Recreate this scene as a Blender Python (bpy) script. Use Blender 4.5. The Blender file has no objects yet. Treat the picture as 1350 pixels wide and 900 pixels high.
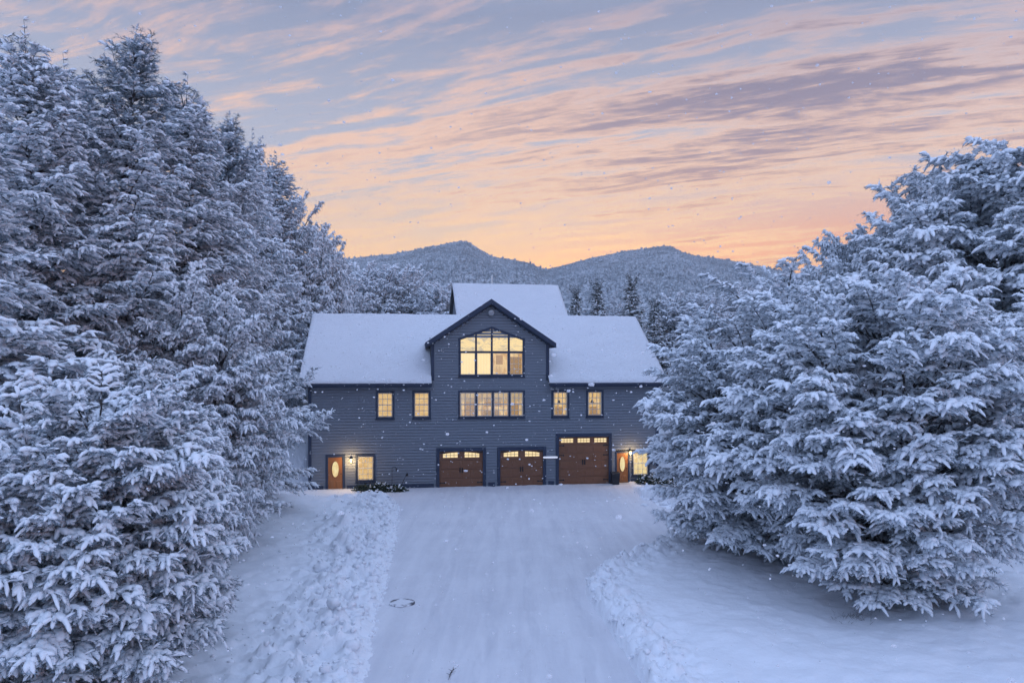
import bpy, bmesh, math, random
import numpy as np
R = math.radians
random.seed(7)
rng = np.random.default_rng(11)
scene = bpy.context.scene
COL = scene.collection

# ------------------------------------------------------------------ camera figures
HC, YH, FPX = 7.62, 482.0, 1000.0          # eye height (m), horizon row, focal length in 1350-px units
def at(px, Y): return (px - 675) / FPX * Y
def zat(py, Y): return HC + (YH - py) / FPX * Y

# ------------------------------------------------------------------ noise
_LAT = rng.random((256, 256))
def vnoise(x, y):
    x = np.asarray(x, float); y = np.asarray(y, float)
    xi = np.floor(x).astype(int); yi = np.floor(y).astype(int)
    fx = x - xi; fy = y - yi
    fx = fx*fx*(3-2*fx); fy = fy*fy*(3-2*fy)
    a = _LAT[xi & 255, yi & 255]; b = _LAT[(xi+1) & 255, yi & 255]
    c = _LAT[xi & 255, (yi+1) & 255]; d = _LAT[(xi+1) & 255, (yi+1) & 255]
    return (a*(1-fx)+b*fx)*(1-fy) + (c*(1-fx)+d*fx)*fy
def fbm(x, y, o=4):
    s = 0; a = .5
    for i in range(o):
        s = s + a*vnoise(x*2**i + 17.3*i, y*2**i + 5.1*i); a *= .5
    return s
def sst(a, b, x):
    t = np.clip((np.asarray(x, float)-a)/(b-a), 0, 1); return t*t*(3-2*t)

# ------------------------------------------------------------------ nodes
class NT:
    def __init__(s, tree): s.t = tree; s.n = tree.nodes; s.l = tree.links
    def new(s, typ, **kw):
        n = s.n.new(typ)
        for k, v in kw.items(): setattr(n, k, v)
        return n
    def put(s, sock, v):
        if v is None: return
        if hasattr(v, 'is_linked') or hasattr(v, 'links'): s.l.new(v, sock)
        else:
            if isinstance(v, (tuple, list)) and len(v) == 3 and sock.type == 'RGBA': v = (*v, 1)
            sock.default_value = v
    def m(s, op, a, b=None, c=None, clamp=False):
        n = s.new('ShaderNodeMath', operation=op, use_clamp=clamp)
        for i, v in enumerate((a, b, c)): s.put(n.inputs[i], v)
        return n.outputs[0]
    def vm(s, op, a, b=None):
        n = s.new('ShaderNodeVectorMath', operation=op)
        s.put(n.inputs[0], a); s.put(n.inputs[1], b)
        return n.outputs[0]
    def mix(s, f, a, b, mode='MIX'):
        n = s.new('ShaderNodeMix', data_type='RGBA', blend_type=mode)
        s.put(n.inputs[0], f); s.put(n.inputs[6], a); s.put(n.inputs[7], b)
        return n.outputs[2]
    def ss(s, v, a, b, lo=0.0, hi=1.0):
        n = s.new('ShaderNodeMapRange', interpolation_type='SMOOTHSTEP')
        s.put(n.inputs[0], v)
        for i, q in enumerate((a, b, lo, hi)): n.inputs[i+1].default_value = q
        return n.outputs[0]
    def noise(s, vec, scale, detail=4, rough=.5, dist=0):
        n = s.new('ShaderNodeTexNoise')
        s.put(n.inputs['Vector'], vec); n.inputs['Scale'].default_value = scale
        n.inputs['Detail'].default_value = detail; n.inputs['Roughness'].default_value = rough
        n.inputs['Distortion'].default_value = dist
        return n.outputs['Fac']
    def sep(s, v):
        n = s.new('ShaderNodeSeparateXYZ'); s.put(n.inputs[0], v); return n.outputs
    def comb(s, x, y, z):
        n = s.new('ShaderNodeCombineXYZ')
        for i, v in enumerate((x, y, z)): s.put(n.inputs[i], v)
        return n.outputs[0]
    def ramp(s, f, stops):
        n = s.new('ShaderNodeValToRGB'); s.put(n.inputs[0], f)
        e = n.color_ramp.elements
        while len(e) < len(stops): e.new(.5)
        for q, (p, c) in zip(e, stops): q.position = p; q.color = (*c, 1)
        return n.outputs[0]
    def bump(s, h, strength, dist=.05):
        n = s.new('ShaderNodeBump'); s.put(n.inputs['Height'], h)
        n.inputs['Strength'].default_value = strength; n.inputs['Distance'].default_value = dist
        return n.outputs[0]

def mat(name, col=(.5,.5,.5), rough=.6, fn=None, spec=.3, metal=0):
    m = bpy.data.materials.new(name); m.use_nodes = True
    nt = NT(m.node_tree); b = m.node_tree.nodes['Principled BSDF']
    b.inputs['Base Color'].default_value = (*col, 1); b.inputs['Roughness'].default_value = rough
    b.inputs['Specular IOR Level'].default_value = spec; b.inputs['Metallic'].default_value = metal
    if fn:
        co = nt.new('ShaderNodeTexCoord').outputs['Object']
        fn(nt, b, co)
    return m

def f_snow(bscale=9, bstr=.35, c0=(.80,.825,.87), c1=(.88,.90,.94), d=.04):
    def fn(nt, b, co):
        n1 = nt.noise(co, 1.3, 4); n2 = nt.noise(co, bscale, 5, .6); n3 = nt.noise(co, bscale*5, 3, .6)
        nt.put(b.inputs['Base Color'], nt.mix(n1, c0, c1))
        h = nt.m('ADD', n2, nt.m('MULTIPLY', n3, .35))
        nt.put(b.inputs['Normal'], nt.bump(h, bstr, d))
    return fn
M = {}
M['snow'] = mat('ground_snow', rough=.75, fn=f_snow(6, .55, d=.05), spec=.15)
M['tree_snow'] = mat('tree_snow', rough=.8, fn=f_snow(14, .3, (.82,.86,.91), (.89,.92,.96), .03), spec=.1)
M['rubble'] = mat('broken_snow', rough=.8, fn=f_snow(22, .5, (.78,.80,.85), (.88,.9,.94), .03), spec=.1)
def fn_roofsnow(nt, b, co):
    sc = nt.vm('MULTIPLY', co, (1.0, 2.2, 2.2))
    n1 = nt.noise(co, .8, 4); n2 = nt.noise(sc, 3.2, 5, .6, .6); n3 = nt.noise(co, 25, 3)
    nt.put(b.inputs['Base Color'], nt.mix(n1, (.79,.80,.85), (.87,.88,.92)))
    nt.put(b.inputs['Normal'], nt.bump(nt.m('ADD', n2, nt.m('MULTIPLY', n3, .6)), 1.0, .11))
M['roof_snow'] = mat('roof_snow', rough=.8, fn=fn_roofsnow, spec=.1)
def fn_drive(nt, b, co):
    st = nt.vm('MULTIPLY', co, (1.0, .09, 1.0))
    n1 = nt.noise(st, 2.2, 5, .6, .3); n2 = nt.noise(co, .35, 4); n3 = nt.noise(co, 7, 5, .65); n4 = nt.noise(co, 40, 2)
    f = nt.m('ADD', nt.m('MULTIPLY', n1, .6), nt.m('MULTIPLY', n2, .4))
    c = nt.mix(nt.ss(f, .30, .70), (.63,.635,.68), (.76,.765,.80))
    x, y, z = nt.sep(co)
    xw = nt.m('ADD', x, nt.m('MULTIPLY', nt.m('SUBTRACT', nt.noise(nt.comb(0.0, y, 0.0), .10, 2), .5), 2.2))
    for off in (-2.35, -.75, .5, 2.1):     # wheel tracks: snow pressed to grey ice
        dd = nt.m('ABSOLUTE', nt.m('SUBTRACT', xw, off))
        tr = nt.m('MULTIPLY', nt.ss(dd, .20, .10), nt.ss(nt.noise(nt.vm('MULTIPLY', co, (1.5, .25, 1)), 1.6, 4, .7), .40, .62))
        c = nt.mix(nt.m('MULTIPLY', tr, .38), c, (.56,.57,.62))
    # thin worn scrape marks showing the grey asphalt
    sp = nt.m('MULTIPLY', nt.ss(nt.noise(nt.vm('MULTIPLY', co, (2.2, .12, 1.0)), 3.0, 3, .7), .66, .76), nt.ss(n3, .50, .62))
    c = nt.mix(nt.m('MULTIPLY', sp, .55), c, (.20,.20,.24))
    nt.put(b.inputs['Base Color'], c)
    nt.put(b.inputs['Normal'], nt.bump(nt.m('ADD', nt.m('ADD', n1, n3), nt.m('MULTIPLY', n4, .5)), .4, .035))
M['drive'] = mat('packed_snow', rough=.65, fn=fn_drive, spec=.2)
def fn_needle(nt, b, co):
    f = nt.ss(nt.noise(co, 3.5, 3, .6), .36, .58)
    c = nt.mix(nt.noise(co, 1.1, 2), (.016,.034,.036), (.032,.056,.056))
    nt.put(b.inputs['Base Color'], nt.mix(nt.m('MULTIPLY', f, .88), c, (.37,.45,.53)))
M['needle'] = mat('frosted_needles', rough=.8, fn=fn_needle, spec=.1)
def fn_needle2(nt, b, co):
    f = nt.ss(nt.noise(co, 3.5, 3, .6), .50, .68)
    c = nt.mix(nt.noise(co, 1.1, 2), (.020,.034,.028), (.040,.055,.042))
    nt.put(b.inputs['Base Color'], nt.mix(nt.m('MULTIPLY', f, .6), c, (.30,.32,.36)))
M['needle_dark'] = mat('dark_needles', rough=.8, fn=fn_needle2, spec=.1)
def fn_bark(nt, b, co):
    st = nt.vm('MULTIPLY', co, (1, 1, .2)); n = nt.noise(st, 14, 5, .6)
    c = nt.mix(n, (.025,.022,.022), (.085,.075,.07))
    nt.put(b.inputs['Base Color'], nt.mix(nt.m('MULTIPLY', nt.ss(nt.noise(co, 5, 3), .48, .60), .7), c, (.6,.63,.68)))
    nt.put(b.inputs['Normal'], nt.bump(n, .6, .02))
M['bark'] = mat('bark', rough=.9, fn=fn_bark, spec=.1)
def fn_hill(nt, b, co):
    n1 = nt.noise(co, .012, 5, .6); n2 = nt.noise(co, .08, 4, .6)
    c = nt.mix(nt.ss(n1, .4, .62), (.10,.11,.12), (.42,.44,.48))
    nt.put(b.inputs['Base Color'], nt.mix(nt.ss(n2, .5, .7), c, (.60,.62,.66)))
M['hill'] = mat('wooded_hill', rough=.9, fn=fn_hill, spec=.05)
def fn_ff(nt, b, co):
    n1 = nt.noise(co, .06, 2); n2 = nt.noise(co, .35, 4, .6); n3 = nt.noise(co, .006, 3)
    c = nt.mix(nt.ss(n1, .35, .65), (.13,.16,.19), (.27,.305,.345))  # base made paler and bluer in place of thicker haze
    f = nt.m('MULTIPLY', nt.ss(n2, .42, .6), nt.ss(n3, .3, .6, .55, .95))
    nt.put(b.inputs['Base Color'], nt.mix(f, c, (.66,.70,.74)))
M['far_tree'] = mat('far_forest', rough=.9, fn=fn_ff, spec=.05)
# house
def fn_siding(nt, b, co):
    n1 = nt.noise(nt.vm('MULTIPLY', co, (.6, 1, 5.5)), 2.2, 4, .6); n2 = nt.noise(nt.vm('MULTIPLY', co, (3, 3, 30)), 3, 4)
    c = nt.mix(n1, (.158,.182,.224), (.205,.232,.276))
    nt.put(b.inputs['Base Color'], nt.mix(nt.m('MULTIPLY', nt.ss(n2, .52, .72), .25), c, (.26,.28,.34)))
    nt.put(b.inputs['Normal'], nt.bump(n2, .25, .01))
M['siding'] = mat('slate_blue_clapboard', rough=.6, fn=fn_siding, spec=.3)
def fn_trim(nt, b, co):
    n = nt.noise(co, 3, 4); nt.put(b.inputs['Base Color'], nt.mix(n, (.018,.030,.062), (.032,.047,.088)))
M['trim'] = mat('navy_trim', rough=.5, fn=fn_trim, spec=.35)
def fn_white(nt, b, co):
    n = nt.noise(co, 4, 3); nt.put(b.inputs['Base Color'], nt.mix(n, (.72,.71,.68), (.82,.81,.78)))
M['white'] = mat('white_paint', rough=.45, fn=fn_white)
def fn_gar(nt, b, co):
    n = nt.noise(nt.vm('MULTIPLY', co, (2, 2, 26)), 2.0, 5, .65, .4); n2 = nt.noise(co, 1.5, 3)
    c = nt.mix(n, (.14,.060,.033), (.26,.122,.068))
    nt.put(b.inputs['Base Color'], nt.mix(nt.m('MULTIPLY', n2, .4), c, (.17,.078,.044)))
    nt.put(b.inputs['Normal'], nt.bump(n, .2, .008))
M['garage'] = mat('brown_wood_grain', rough=.55, fn=fn_gar)
def fn_door(nt, b, co):
    n = nt.noise(nt.vm('MULTIPLY', co, (22, 22, 1.6)), 2.0, 5, .6, .4)
    nt.put(b.inputs['Base Color'], nt.mix(n, (.20,.075,.025), (.38,.16,.055)))
M['door'] = mat('varnished_oak', rough=.35, fn=fn_door, spec=.4)
def fn_iron(nt, b, co):
    n = nt.noise(co, 9, 3); nt.put(b.inputs['Base Color'], nt.mix(n, (.012,.012,.014), (.03,.03,.034)))
M['iron'] = mat('black_iron', rough=.5, fn=fn_iron)
def fn_bin(nt, b, co):
    n = nt.noise(co, 6, 3); nt.put(b.inputs['Base Color'], nt.mix(n, (.010,.013,.020), (.022,.026,.036)))
M['bin'] = mat('bin_plastic', rough=.5, fn=fn_bin)
def fn_conc(nt, b, co):
    n = nt.noise(co, 12, 4); nt.put(b.inputs['Base Color'], nt.mix(n, (.42,.42,.43), (.66,.67,.70)))
M['stone'] = mat('pale_stone', rough=.85, fn=fn_conc)
def fn_grey(nt, b, co):
    n = nt.noise(co, 8, 3); nt.put(b.inputs['Base Color'], nt.mix(n, (.30,.31,.33), (.48,.49,.52)))
M['greymetal'] = mat('grey_metal', rough=.4, fn=fn_grey, metal=.3)
def fn_shingle(nt, b, co):
    n = nt.noise(co, 10, 4); nt.put(b.inputs['Base Color'], nt.mix(n, (.03,.033,.04), (.07,.072,.08)))
M['shingle'] = mat('dark_shingle', rough=.9, fn=fn_shingle)

def lit(name, c_hi, c_lo, strength, kind):
    """a lit window: glossy glass in front of a lamp-lit room (blinds, curtains or open room)"""
    def fn(nt, b, co):
        x, y, z = nt.sep(co)
        if kind == 'blind':      # slatted blind with darker lower room behind
            w = nt.m('FRACT', nt.m('MULTIPLY', z, 11.0))
            f = nt.m('MULTIPLY', nt.ss(w, .1, .5), .35)
            f = nt.m('ADD', f, nt.m('MULTIPLY', nt.noise(co, 2.6, 3), .75))
        elif kind == 'curtain':  # soft vertical folds
            w = nt.m('SINE', nt.m('MULTIPLY', x, 34.0))
            f = nt.m('ADD', nt.m('MULTIPLY', w, .10), nt.m('MULTIPLY', nt.noise(co, 1.0, 2), .5))
        elif kind == 'ceiling':  # sloping boards of a lamp-lit ceiling
            w = nt.noise(nt.vm('MULTIPLY', co, (.9, 1, 1.6)), 1.6, 4, .6, 1.2)
            f = nt.ss(w, .35, .8)
        else:
            f = nt.m('ADD', nt.m('MULTIPLY', nt.noise(nt.vm('MULTIPLY', co, (1.2,1,1)), 3.0, 2, .5), .9), .0)
        c = nt.mix(nt.ss(f, .15, .8), c_hi, c_lo)
        nt.put(b.inputs['Emission Color'], c)
        b.inputs['Emission Strength'].default_value = strength
        b.inputs['Base Color'].default_value = (.05,.045,.04,1)
        b.inputs['Roughness'].default_value = .06; b.inputs['Specular IOR Level'].default_value = .5
    return mat(name, rough=.06, fn=fn)
M['w_blind'] = lit('lit_blinds', (1.0,.74,.34), (.60,.36,.12), .95, 'blind')
M['w_brown'] = lit('lit_brown_room', (.98,.70,.33), (.42,.22,.08), .95, 'room')
M['w_curtain'] = lit('lit_curtain', (1.0,.78,.42), (.85,.58,.26), 1.0, 'curtain')
M['w_ceiling'] = lit('lit_ceiling', (.98,.74,.36), (.52,.45,.34), .95, 'ceiling')
M['w_bright'] = lit('lit_bright_room', (1.0,.86,.45), (.80,.52,.19), .85, 'room')
def fn_bulb(nt, b, co):
    n = nt.noise(co, 8, 2)
    nt.put(b.inputs['Emission Color'], nt.mix(n, (1,.72,.25), (1,.80,.36))); b.inputs['Emission Strength'].default_value = 3.2
M['bulb'] = mat('lantern_glass', (.9,.8,.5), .3, fn_bulb)
def fn_bar(nt, b, co):
    n = nt.noise(co, 8, 2)
    nt.put(b.inputs['Emission Color'], nt.mix(n, (.85,.88,1), (1,1,1))); b.inputs['Emission Strength'].default_value = .35  # white bar on the wall, given a slight glow of its own
M['led'] = mat('white_tube', (.85,.86,.9), .4, fn_bar)

# ------------------------------------------------------------------ mesh helpers
class MB:
    """collects boxes, prisms and tubes and links them as ONE mesh object"""
    def __init__(s): s.v = []; s.f = []
    def add(s, vs, fs):
        o = len(s.v); s.v += [tuple(p) for p in vs]; s.f += [tuple(i+o for i in f) for f in fs]; return s
    def box(s, x0, x1, y0, y1, z0, z1):
        vs = [(x0,y0,z0),(x1,y0,z0),(x1,y1,z0),(x0,y1,z0),(x0,y0,z1),(x1,y0,z1),(x1,y1,z1),(x0,y1,z1)]
        return s.add(vs, [(0,3,2,1),(4,5,6,7),(0,1,5,4),(1,2,6,5),(2,3,7,6),(3,0,4,7)])
    def bev(s, x0, x1, y0, y1, z0, z1, b=.01):
        """box with its front (low y) edges chamfered"""
        vs = [(x0,y0+b,z0),(x1,y0+b,z0),(x1,y0+b,z1),(x0,y0+b,z1),(x0+b,y0,z0+b),(x1-b,y0,z0+b),(x1-b,y0,z1-b),(x0+b,y0,z1-b),
              (x0,y1,z0),(x1,y1,z0),(x1,y1,z1),(x0,y1,z1)]
        return s.add(vs, [(4,5,6,7),(0,1,5,4),(1,2,6,5),(2,3,7,6),(3,0,4,7),(0,8,9,1),(1,9,10,2),(2,10,11,3),(3,11,8,0),(8,11,10,9)])
    def prism(s, poly, y0, y1):
        """polygon in x,z (counter-clockwise seen from -y) extruded along y"""
        n = len(poly)
        vs = [(x, y0, z) for x, z in poly] + [(x, y1, z) for x, z in poly]
        fs = [tuple(range(n)), tuple(range(2*n-1, n-1, -1))]
        for i in range(n):
            j = (i+1) % n; fs.append((i, i+n, j+n, j))
        return s.add(vs, fs)
    def prismx(s, poly, x0, x1):
        n = len(poly)
        vs = [(x0, y, z) for y, z in poly] + [(x1, y, z) for y, z in poly]
        fs = [tuple(range(n-1, -1, -1)), tuple(range(n, 2*n))]
        for i in range(n):
            j = (i+1) % n; fs.append((i, j, j+n, i+n))
        return s.add(vs, fs)
    def tube(s, pts, rad, n=8, cap=True):
        pts = [np.array(p, float) for p in pts]; rad = rad if isinstance(rad, (list, tuple)) else [rad]*len(pts)
        rings = []
        for i, p in enumerate(pts):
            d = pts[min(i+1, len(pts)-1)] - pts[max(i-1, 0)]; d = d/(np.linalg.norm(d)+1e-9)
            a = np.cross(d, (0,0,1) if abs(d[2]) < .9 else (1,0,0)); a /= np.linalg.norm(a); b = np.cross(d, a)
            rings.append([p + rad[i]*(a*math.cos(2*math.pi*k/n) + b*math.sin(2*math.pi*k/n)) for k in range(n)])
        vs = [q for r in rings for q in r]; fs = []
        for i in range(len(pts)-1):
            for k in range(n):
                fs.append((i*n+k, i*n+(k+1)%n, (i+1)*n+(k+1)%n, (i+1)*n+k))
        if cap: fs += [tuple(range(n-1,-1,-1)), tuple((len(pts)-1)*n+k for k in range(n))]
        return s.add(vs, fs)
    def build(s, name, material, parent=None, smooth=False):
        me = bpy.data.meshes.new(name); me.from_pydata(s.v, [], s.f); me.materials.append(material)
        if smooth: me.shade_smooth()
        bm = bmesh.new(); bm.from_mesh(me); bmesh.ops.recalc_face_normals(bm, faces=bm.faces); bm.to_mesh(me); bm.free()
        o = bpy.data.objects.new(name, me); COL.objects.link(o)
        if parent: o.parent = parent
        return o

def np_mesh(name, V, quads=None, tris=None, material=None, smooth=True):
    me = bpy.data.meshes.new(name)
    V = np.ascontiguousarray(V, np.float32).reshape(-1, 3)
    quads = np.zeros((0,4), np.int32) if quads is None else np.asarray(quads, np.int32)
    tris = np.zeros((0,3), np.int32) if tris is None else np.asarray(tris, np.int32)
    me.vertices.add(len(V)); me.vertices.foreach_set('co', V.ravel())
    li = np.concatenate([quads.ravel(), tris.ravel()]).astype(np.int32)
    me.loops.add(len(li)); me.loops.foreach_set('vertex_index', li)
    nq, ntr = len(quads), len(tris)
    me.polygons.add(nq+ntr)
    st = np.concatenate([np.arange(nq)*4, nq*4+np.arange(ntr)*3]).astype(np.int32)
    me.polygons.foreach_set('loop_start', st)
    me.polygons.foreach_set('use_smooth', np.full(nq+ntr, smooth))
    me.update(calc_edges=True)
    if material: me.materials.append(material)
    return me
def link(name, me, parent=None):
    o = bpy.data.objects.new(name, me); COL.objects.link(o)
    if parent: o.parent = parent
    return o
def empty(name, loc, rz=0):
    o = bpy.data.objects.new(name, None); o.empty_display_size = .3; COL.objects.link(o)
    o.location = loc; o.rotation_euler = (0, 0, rz); return o
def tag(o, label=None, cat=None, group=None, kind=None):
    if label: o['label'] = label
    if cat: o['category'] = cat
    if group: o['group'] = group
    if kind: o['kind'] = kind
    return o
def copy_tree(o, parent=None):
    c = o.copy(); COL.objects.link(c)
    if parent: c.parent = parent
    for ch in list(o.children): copy_tree(ch, c)
    return c
def grid_mesh(name, X, Y, Z, material, mask=None):
    ny, nx = X.shape
    i = np.arange(ny*nx).reshape(ny, nx)
    q = np.stack([i[:-1,:-1], i[:-1,1:], i[1:,1:], i[1:,:-1]], -1).reshape(-1, 4)
    if mask is not None: q = q[mask[:-1,:-1].ravel()]
    return np_mesh(name, np.stack([X, Y, Z], -1).reshape(-1,3), q, None, material)

# ------------------------------------------------------------------ terrain
HX, HY, HYAW = -1.46, 48.0, R(7.95)
hc, hs = math.cos(HYAW), math.sin(HYAW)
def house_v(X, Y): return -(X-HX)*hs + (Y-HY)*hc
def house_u(X, Y): return (X-HX)*hc + (Y-HY)*hs
LY = [5, 18.2, 25.6, 36.6, 41, 43.5, 45, 47, 60]; LX = [-2.5, -3.42, -4.25, -5.4, -6.0, -6.9, -8.6, -9.6, -10]
RY = [5, 18.2, 22, 25.0, 26.3, 27.6, 29, 31.75, 35, 39, 42, 44.5, 60]; RX = [3.9, 3.1, 2.75, 2.46, 2.5, 3.1, 4.15, 6.1, 8.0, 9.6, 8.4, 7.5, 7.4]
def gz(X, Y, fine=True):
    X = np.asarray(X, float); Y = np.asarray(Y, float)
    v = house_v(X, Y)
    wob = (fbm(X*.6+3, Y*.6, 3)-.45)*.5
    dl = np.interp(Y, LY, LX) - X + wob
    dr = X - np.interp(Y, RY, RX) + wob*.6
    d = np.maximum(dl, dr)
    h = np.where(d > 0, 0., -.06)
    lump = fbm(X*1.9, Y*1.9, 4); lump2 = fbm(X*5.0+9, Y*5.0, 4)
    near = 1 - sst(-4.5, -2.0, v)            # the bank fades out on the apron before the house
    # left ploughed bank
    wl = sst(0, .55, dl)
    bank = (.16 + .18*np.exp(-((dl-1.5)/1.5)**2))*wl
    rough = np.exp(-((dl-1.4)/1.75)**2)*wl
    h = np.where(dl > 0, h + (bank + rough*((lump-.47)*.8 + (lump2-.45)*.45 + np.maximum(0, lump2-.52)*.5))*near + .05*wl*(1-near), h)
    h = np.where(dl > 3, h + .10*np.minimum(dl-3, 8)*near, h)
    # right cut edge
    wr = sst(0, .12, dr)
    bank = (.26 + .16*np.exp(-((dr-.55)/.6)**2))*wr
    rough = np.exp(-((dr-.5)/1.0)**2)*wr
    h = np.where(dr > 0, h + (bank + rough*((lump-.47)*.55 + (lump2-.45)*.5 + np.maximum(0, lump2-.52)*.5))*near + .12*wr*(1-near), h)
    h = np.where(dr > 2, h + .02*np.minimum(dr-2, 10), h)
    fld = sst(.8, 3, d)
    h = h + fld*((fbm(X*.22, Y*.22, 3)-.45)*.5 + (lump-.47)*.16 + (lump2-.45)*.12*sst(.40, .60, fbm(X*.3+7, Y*.3, 2)))*(.35+.65*near)
    # mounds of shovelled snow
    for mx, my, mr, mh in ((-7.6, 34.2, 1.0, .55), (-6.9, 31.2, .8, .35), (-8.4, 36.4, 1.1, .35), (10.2, 41.5, 1.8, .3)):
        h = h + mh*np.exp(-((X-mx)**2+(Y-my)**2)/mr**2)*(.6+.9*lump)
    # higher ground behind and beside the house
    h = h + 4.3*sst(.6, 13, v)*sst(10.9, 12.2, np.abs(house_u(X, Y)-.1)) + 4.3*sst(12, 16, v)*(1-sst(10.9, 12.2, np.abs(house_u(X, Y)-.1)))
    return h
def gz1(x, y): return float(gz(np.array([x]), np.array([y]))[0])

xs = np.arange(-33, 33.01, .092); ys = np.arange(11.5, 65, .092)
Xg, Yg = np.meshgrid(xs, ys); Zg = gz(Xg, Yg)
tag(link('snow_ground', grid_mesh('snow_ground', Xg, Yg, Zg, M['snow'])), 'deep snow lying over the yard beside the driveway', kind='structure')
# driveway: packed snow, a sheet tucked under the banks
ys = np.arange(6, 50.6, .12); ts = np.linspace(0, 1, 110)
Yd, Td = np.meshgrid(ys, ts, indexing='ij')
xl = np.interp(Yd, LY, LX) - .7; xr = np.interp(Yd, RY, RX) + .7
Xd = xl + (xr-xl)*Td
Zd = .012 + (fbm(Xd*.8, Yd*.12, 3)-.45)*.035 + (fbm(Xd*4, Yd*2.5, 3)-.45)*.045 + np.maximum(0, fbm(Xd*7, Yd*6, 3)-.55)*.09
for off in (-2.3, -.9, .6, 1.6):       # shallow wheel ruts
    cx = off + .25*np.sin(Yd*.13+off)
    Zd = Zd - .035*np.exp(-((Xd-cx)/.15)**2)*(.3+.7*fbm(Yd*.4+off*9, Yd*0+off, 2)) + .02*np.exp(-((np.abs(Xd-cx)-.26)/.07)**2)*fbm(Xd*5, Yd*2, 2)
Zd = Zd + sst(.2, .8, house_v(Xd, Yd))*-.1
tag(link('driveway', grid_mesh('driveway', Xd, Yd, Zd, M['drive'])), 'wide driveway of packed ploughed snow leading to the garage doors', kind='structure')

# far ground and hills
RPX = [-400, 200, 380, 440, 470, 520, 555, 575, 590, 602, 612, 622, 632, 650, 680, 700, 718, 740, 780, 820, 850, 866, 880, 888, 900, 930, 960, 985, 1005, 1060, 1150, 1400, 1900]
RPY = [385, 352, 342, 337, 334, 329, 322, 318, 314, 312, 311, 315, 322, 332, 337, 341, 349, 344, 334, 325, 321, 319, 317, 320, 327, 332, 336, 340, 345, 356, 365, 372, 385]
DR = 1500.
RXW = [(p-675)/FPX*DR for p in RPX]; RZW = [HC+(YH-p)/FPX*DR for p in RPY]
def hz(X, Y):
    rx = X*DR/np.maximum(Y, 500)*.55 + X*.45
    rid = np.interp(rx, RXW, RZW)
    t = np.clip((Y-70)/(DR-70), 0, 1.)
    p = 4.6 + (rid-14)*(.30*t + .70*t**1.9)
    wgt = sst(120, 500, Y)*(1-.93*sst(900, DR, Y))
    p = p + ((fbm(X*.0045+40, Y*.0045, 4)-.47)*70 + (fbm(X*.016, Y*.016, 3)-.45)*16)*wgt*t**.5
    p = p + (fbm(X*.03+3, X*0+.5, 3)-.45)*5*sst(1000, DR, Y)
    return np.where(Y > DR, p-(Y-DR)*.5, p)
ys = np.concatenate([np.linspace(66, 200, 40), np.linspace(206, 1500, 170), np.linspace(1506, 1560, 6)])
xs = np.linspace(-1, 1, 260)
Yh_, Th = np.meshgrid(ys, xs, indexing='ij'); Xh = Th*(90 + Yh_*.95)
Zh = hz(Xh, Yh_) - .9*(1-sst(66, 90, Yh_))
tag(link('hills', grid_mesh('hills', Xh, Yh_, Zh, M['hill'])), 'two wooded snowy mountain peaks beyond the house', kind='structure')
Xf, Yf = np.meshgrid(np.linspace(-170, 170, 70), np.linspace(-60, 120, 60))
Zf = np.where((np.abs(Xf) < 31) & (Yf > 13) & (Yf < 64), -1.2, np.where(Yf < 12, -.25, .3 + 4.0*sst(45, 64, Yf)))
tag(link('outer_ground', grid_mesh('outer_ground', Xf, Yf, Zf, M['snow'])), 'open snow field around and behind the viewpoint', kind='structure')

# ------------------------------------------------------------------ snow-laden tree generator
def lobe_template(nr=4, ns=6, seed=0):
    g = np.random.default_rng(seed)
    ts = np.array([.06, .34, .68, .93])[:nr]; pr = np.array([.6, 1.0, .98, .62])[:nr]
    V = []
    for t, p in zip(ts, pr):
        for k in range(ns):
            a = 2*math.pi*k/ns
            x = math.cos(a); z = math.sin(a); z = z if z > 0 else z*.45
            j = 1 + g.uniform(-.22, .22)
            V.append((t, x*p*j, z*p*j))
    V.append((0, 0, .1)); V.append((1.02, 0, -.05))
    q = []; tr = []
    for i in range(nr-1):
        for k in range(ns): q.append((i*ns+k, i*ns+(k+1)%ns, (i+1)*ns+(k+1)%ns, (i+1)*ns+k))
    e = nr*ns
    for k in range(ns): tr.append((e, (k+1)%ns, k)); tr.append((e+1, (nr-1)*ns+k, (nr-1)*ns+(k+1)%ns))
    return np.array(V), np.array(q), np.array(tr)
TPL = [lobe_template(seed=i) for i in range(9)]
def lobes_mesh(P, D, L, W, Hh, sag):
    """P base, D direction, L length, W half width, Hh height, sag droop -> verts, quads, tris"""
    n = len(P); UP = np.array([0,0,1.])
    D = D/np.linalg.norm(D, axis=1, keepdims=True)
    S = np.cross(D, UP); S /= (np.linalg.norm(S, axis=1, keepdims=True)+1e-6)
    U = np.cross(S, D)
    pick = rng.integers(0, len(TPL), n)
    Vs, Qs, Ts = [], [], []; off = 0
    for k, (tv, tq, tt) in enumerate(TPL):
        ix = np.nonzero(pick == k)[0]
        if not len(ix): continue
        t = tv[None,:,0]
        p = P[ix][:,None] + D[ix][:,None]*(t*L[ix][:,None])[...,None] + S[ix][:,None]*(tv[None,:,1]*W[ix][:,None])[...,None] \
            + U[ix][:,None]*(tv[None,:,2]*Hh[ix][:,None])[...,None]
        p[...,2] -= sag[ix][:,None]*t**2*L[ix][:,None]
        m = len(tv); o = off + np.arange(len(ix))*m
        Vs.append(p.reshape(-1,3)); Qs.append((tq[None]+o[:,None,None]).reshape(-1,4)); Ts.append((tt[None]+o[:,None,None]).reshape(-1,3))
        off += len(ix)*m
    return np.concatenate(Vs), np.concatenate(Qs), np.concatenate(Ts)
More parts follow.
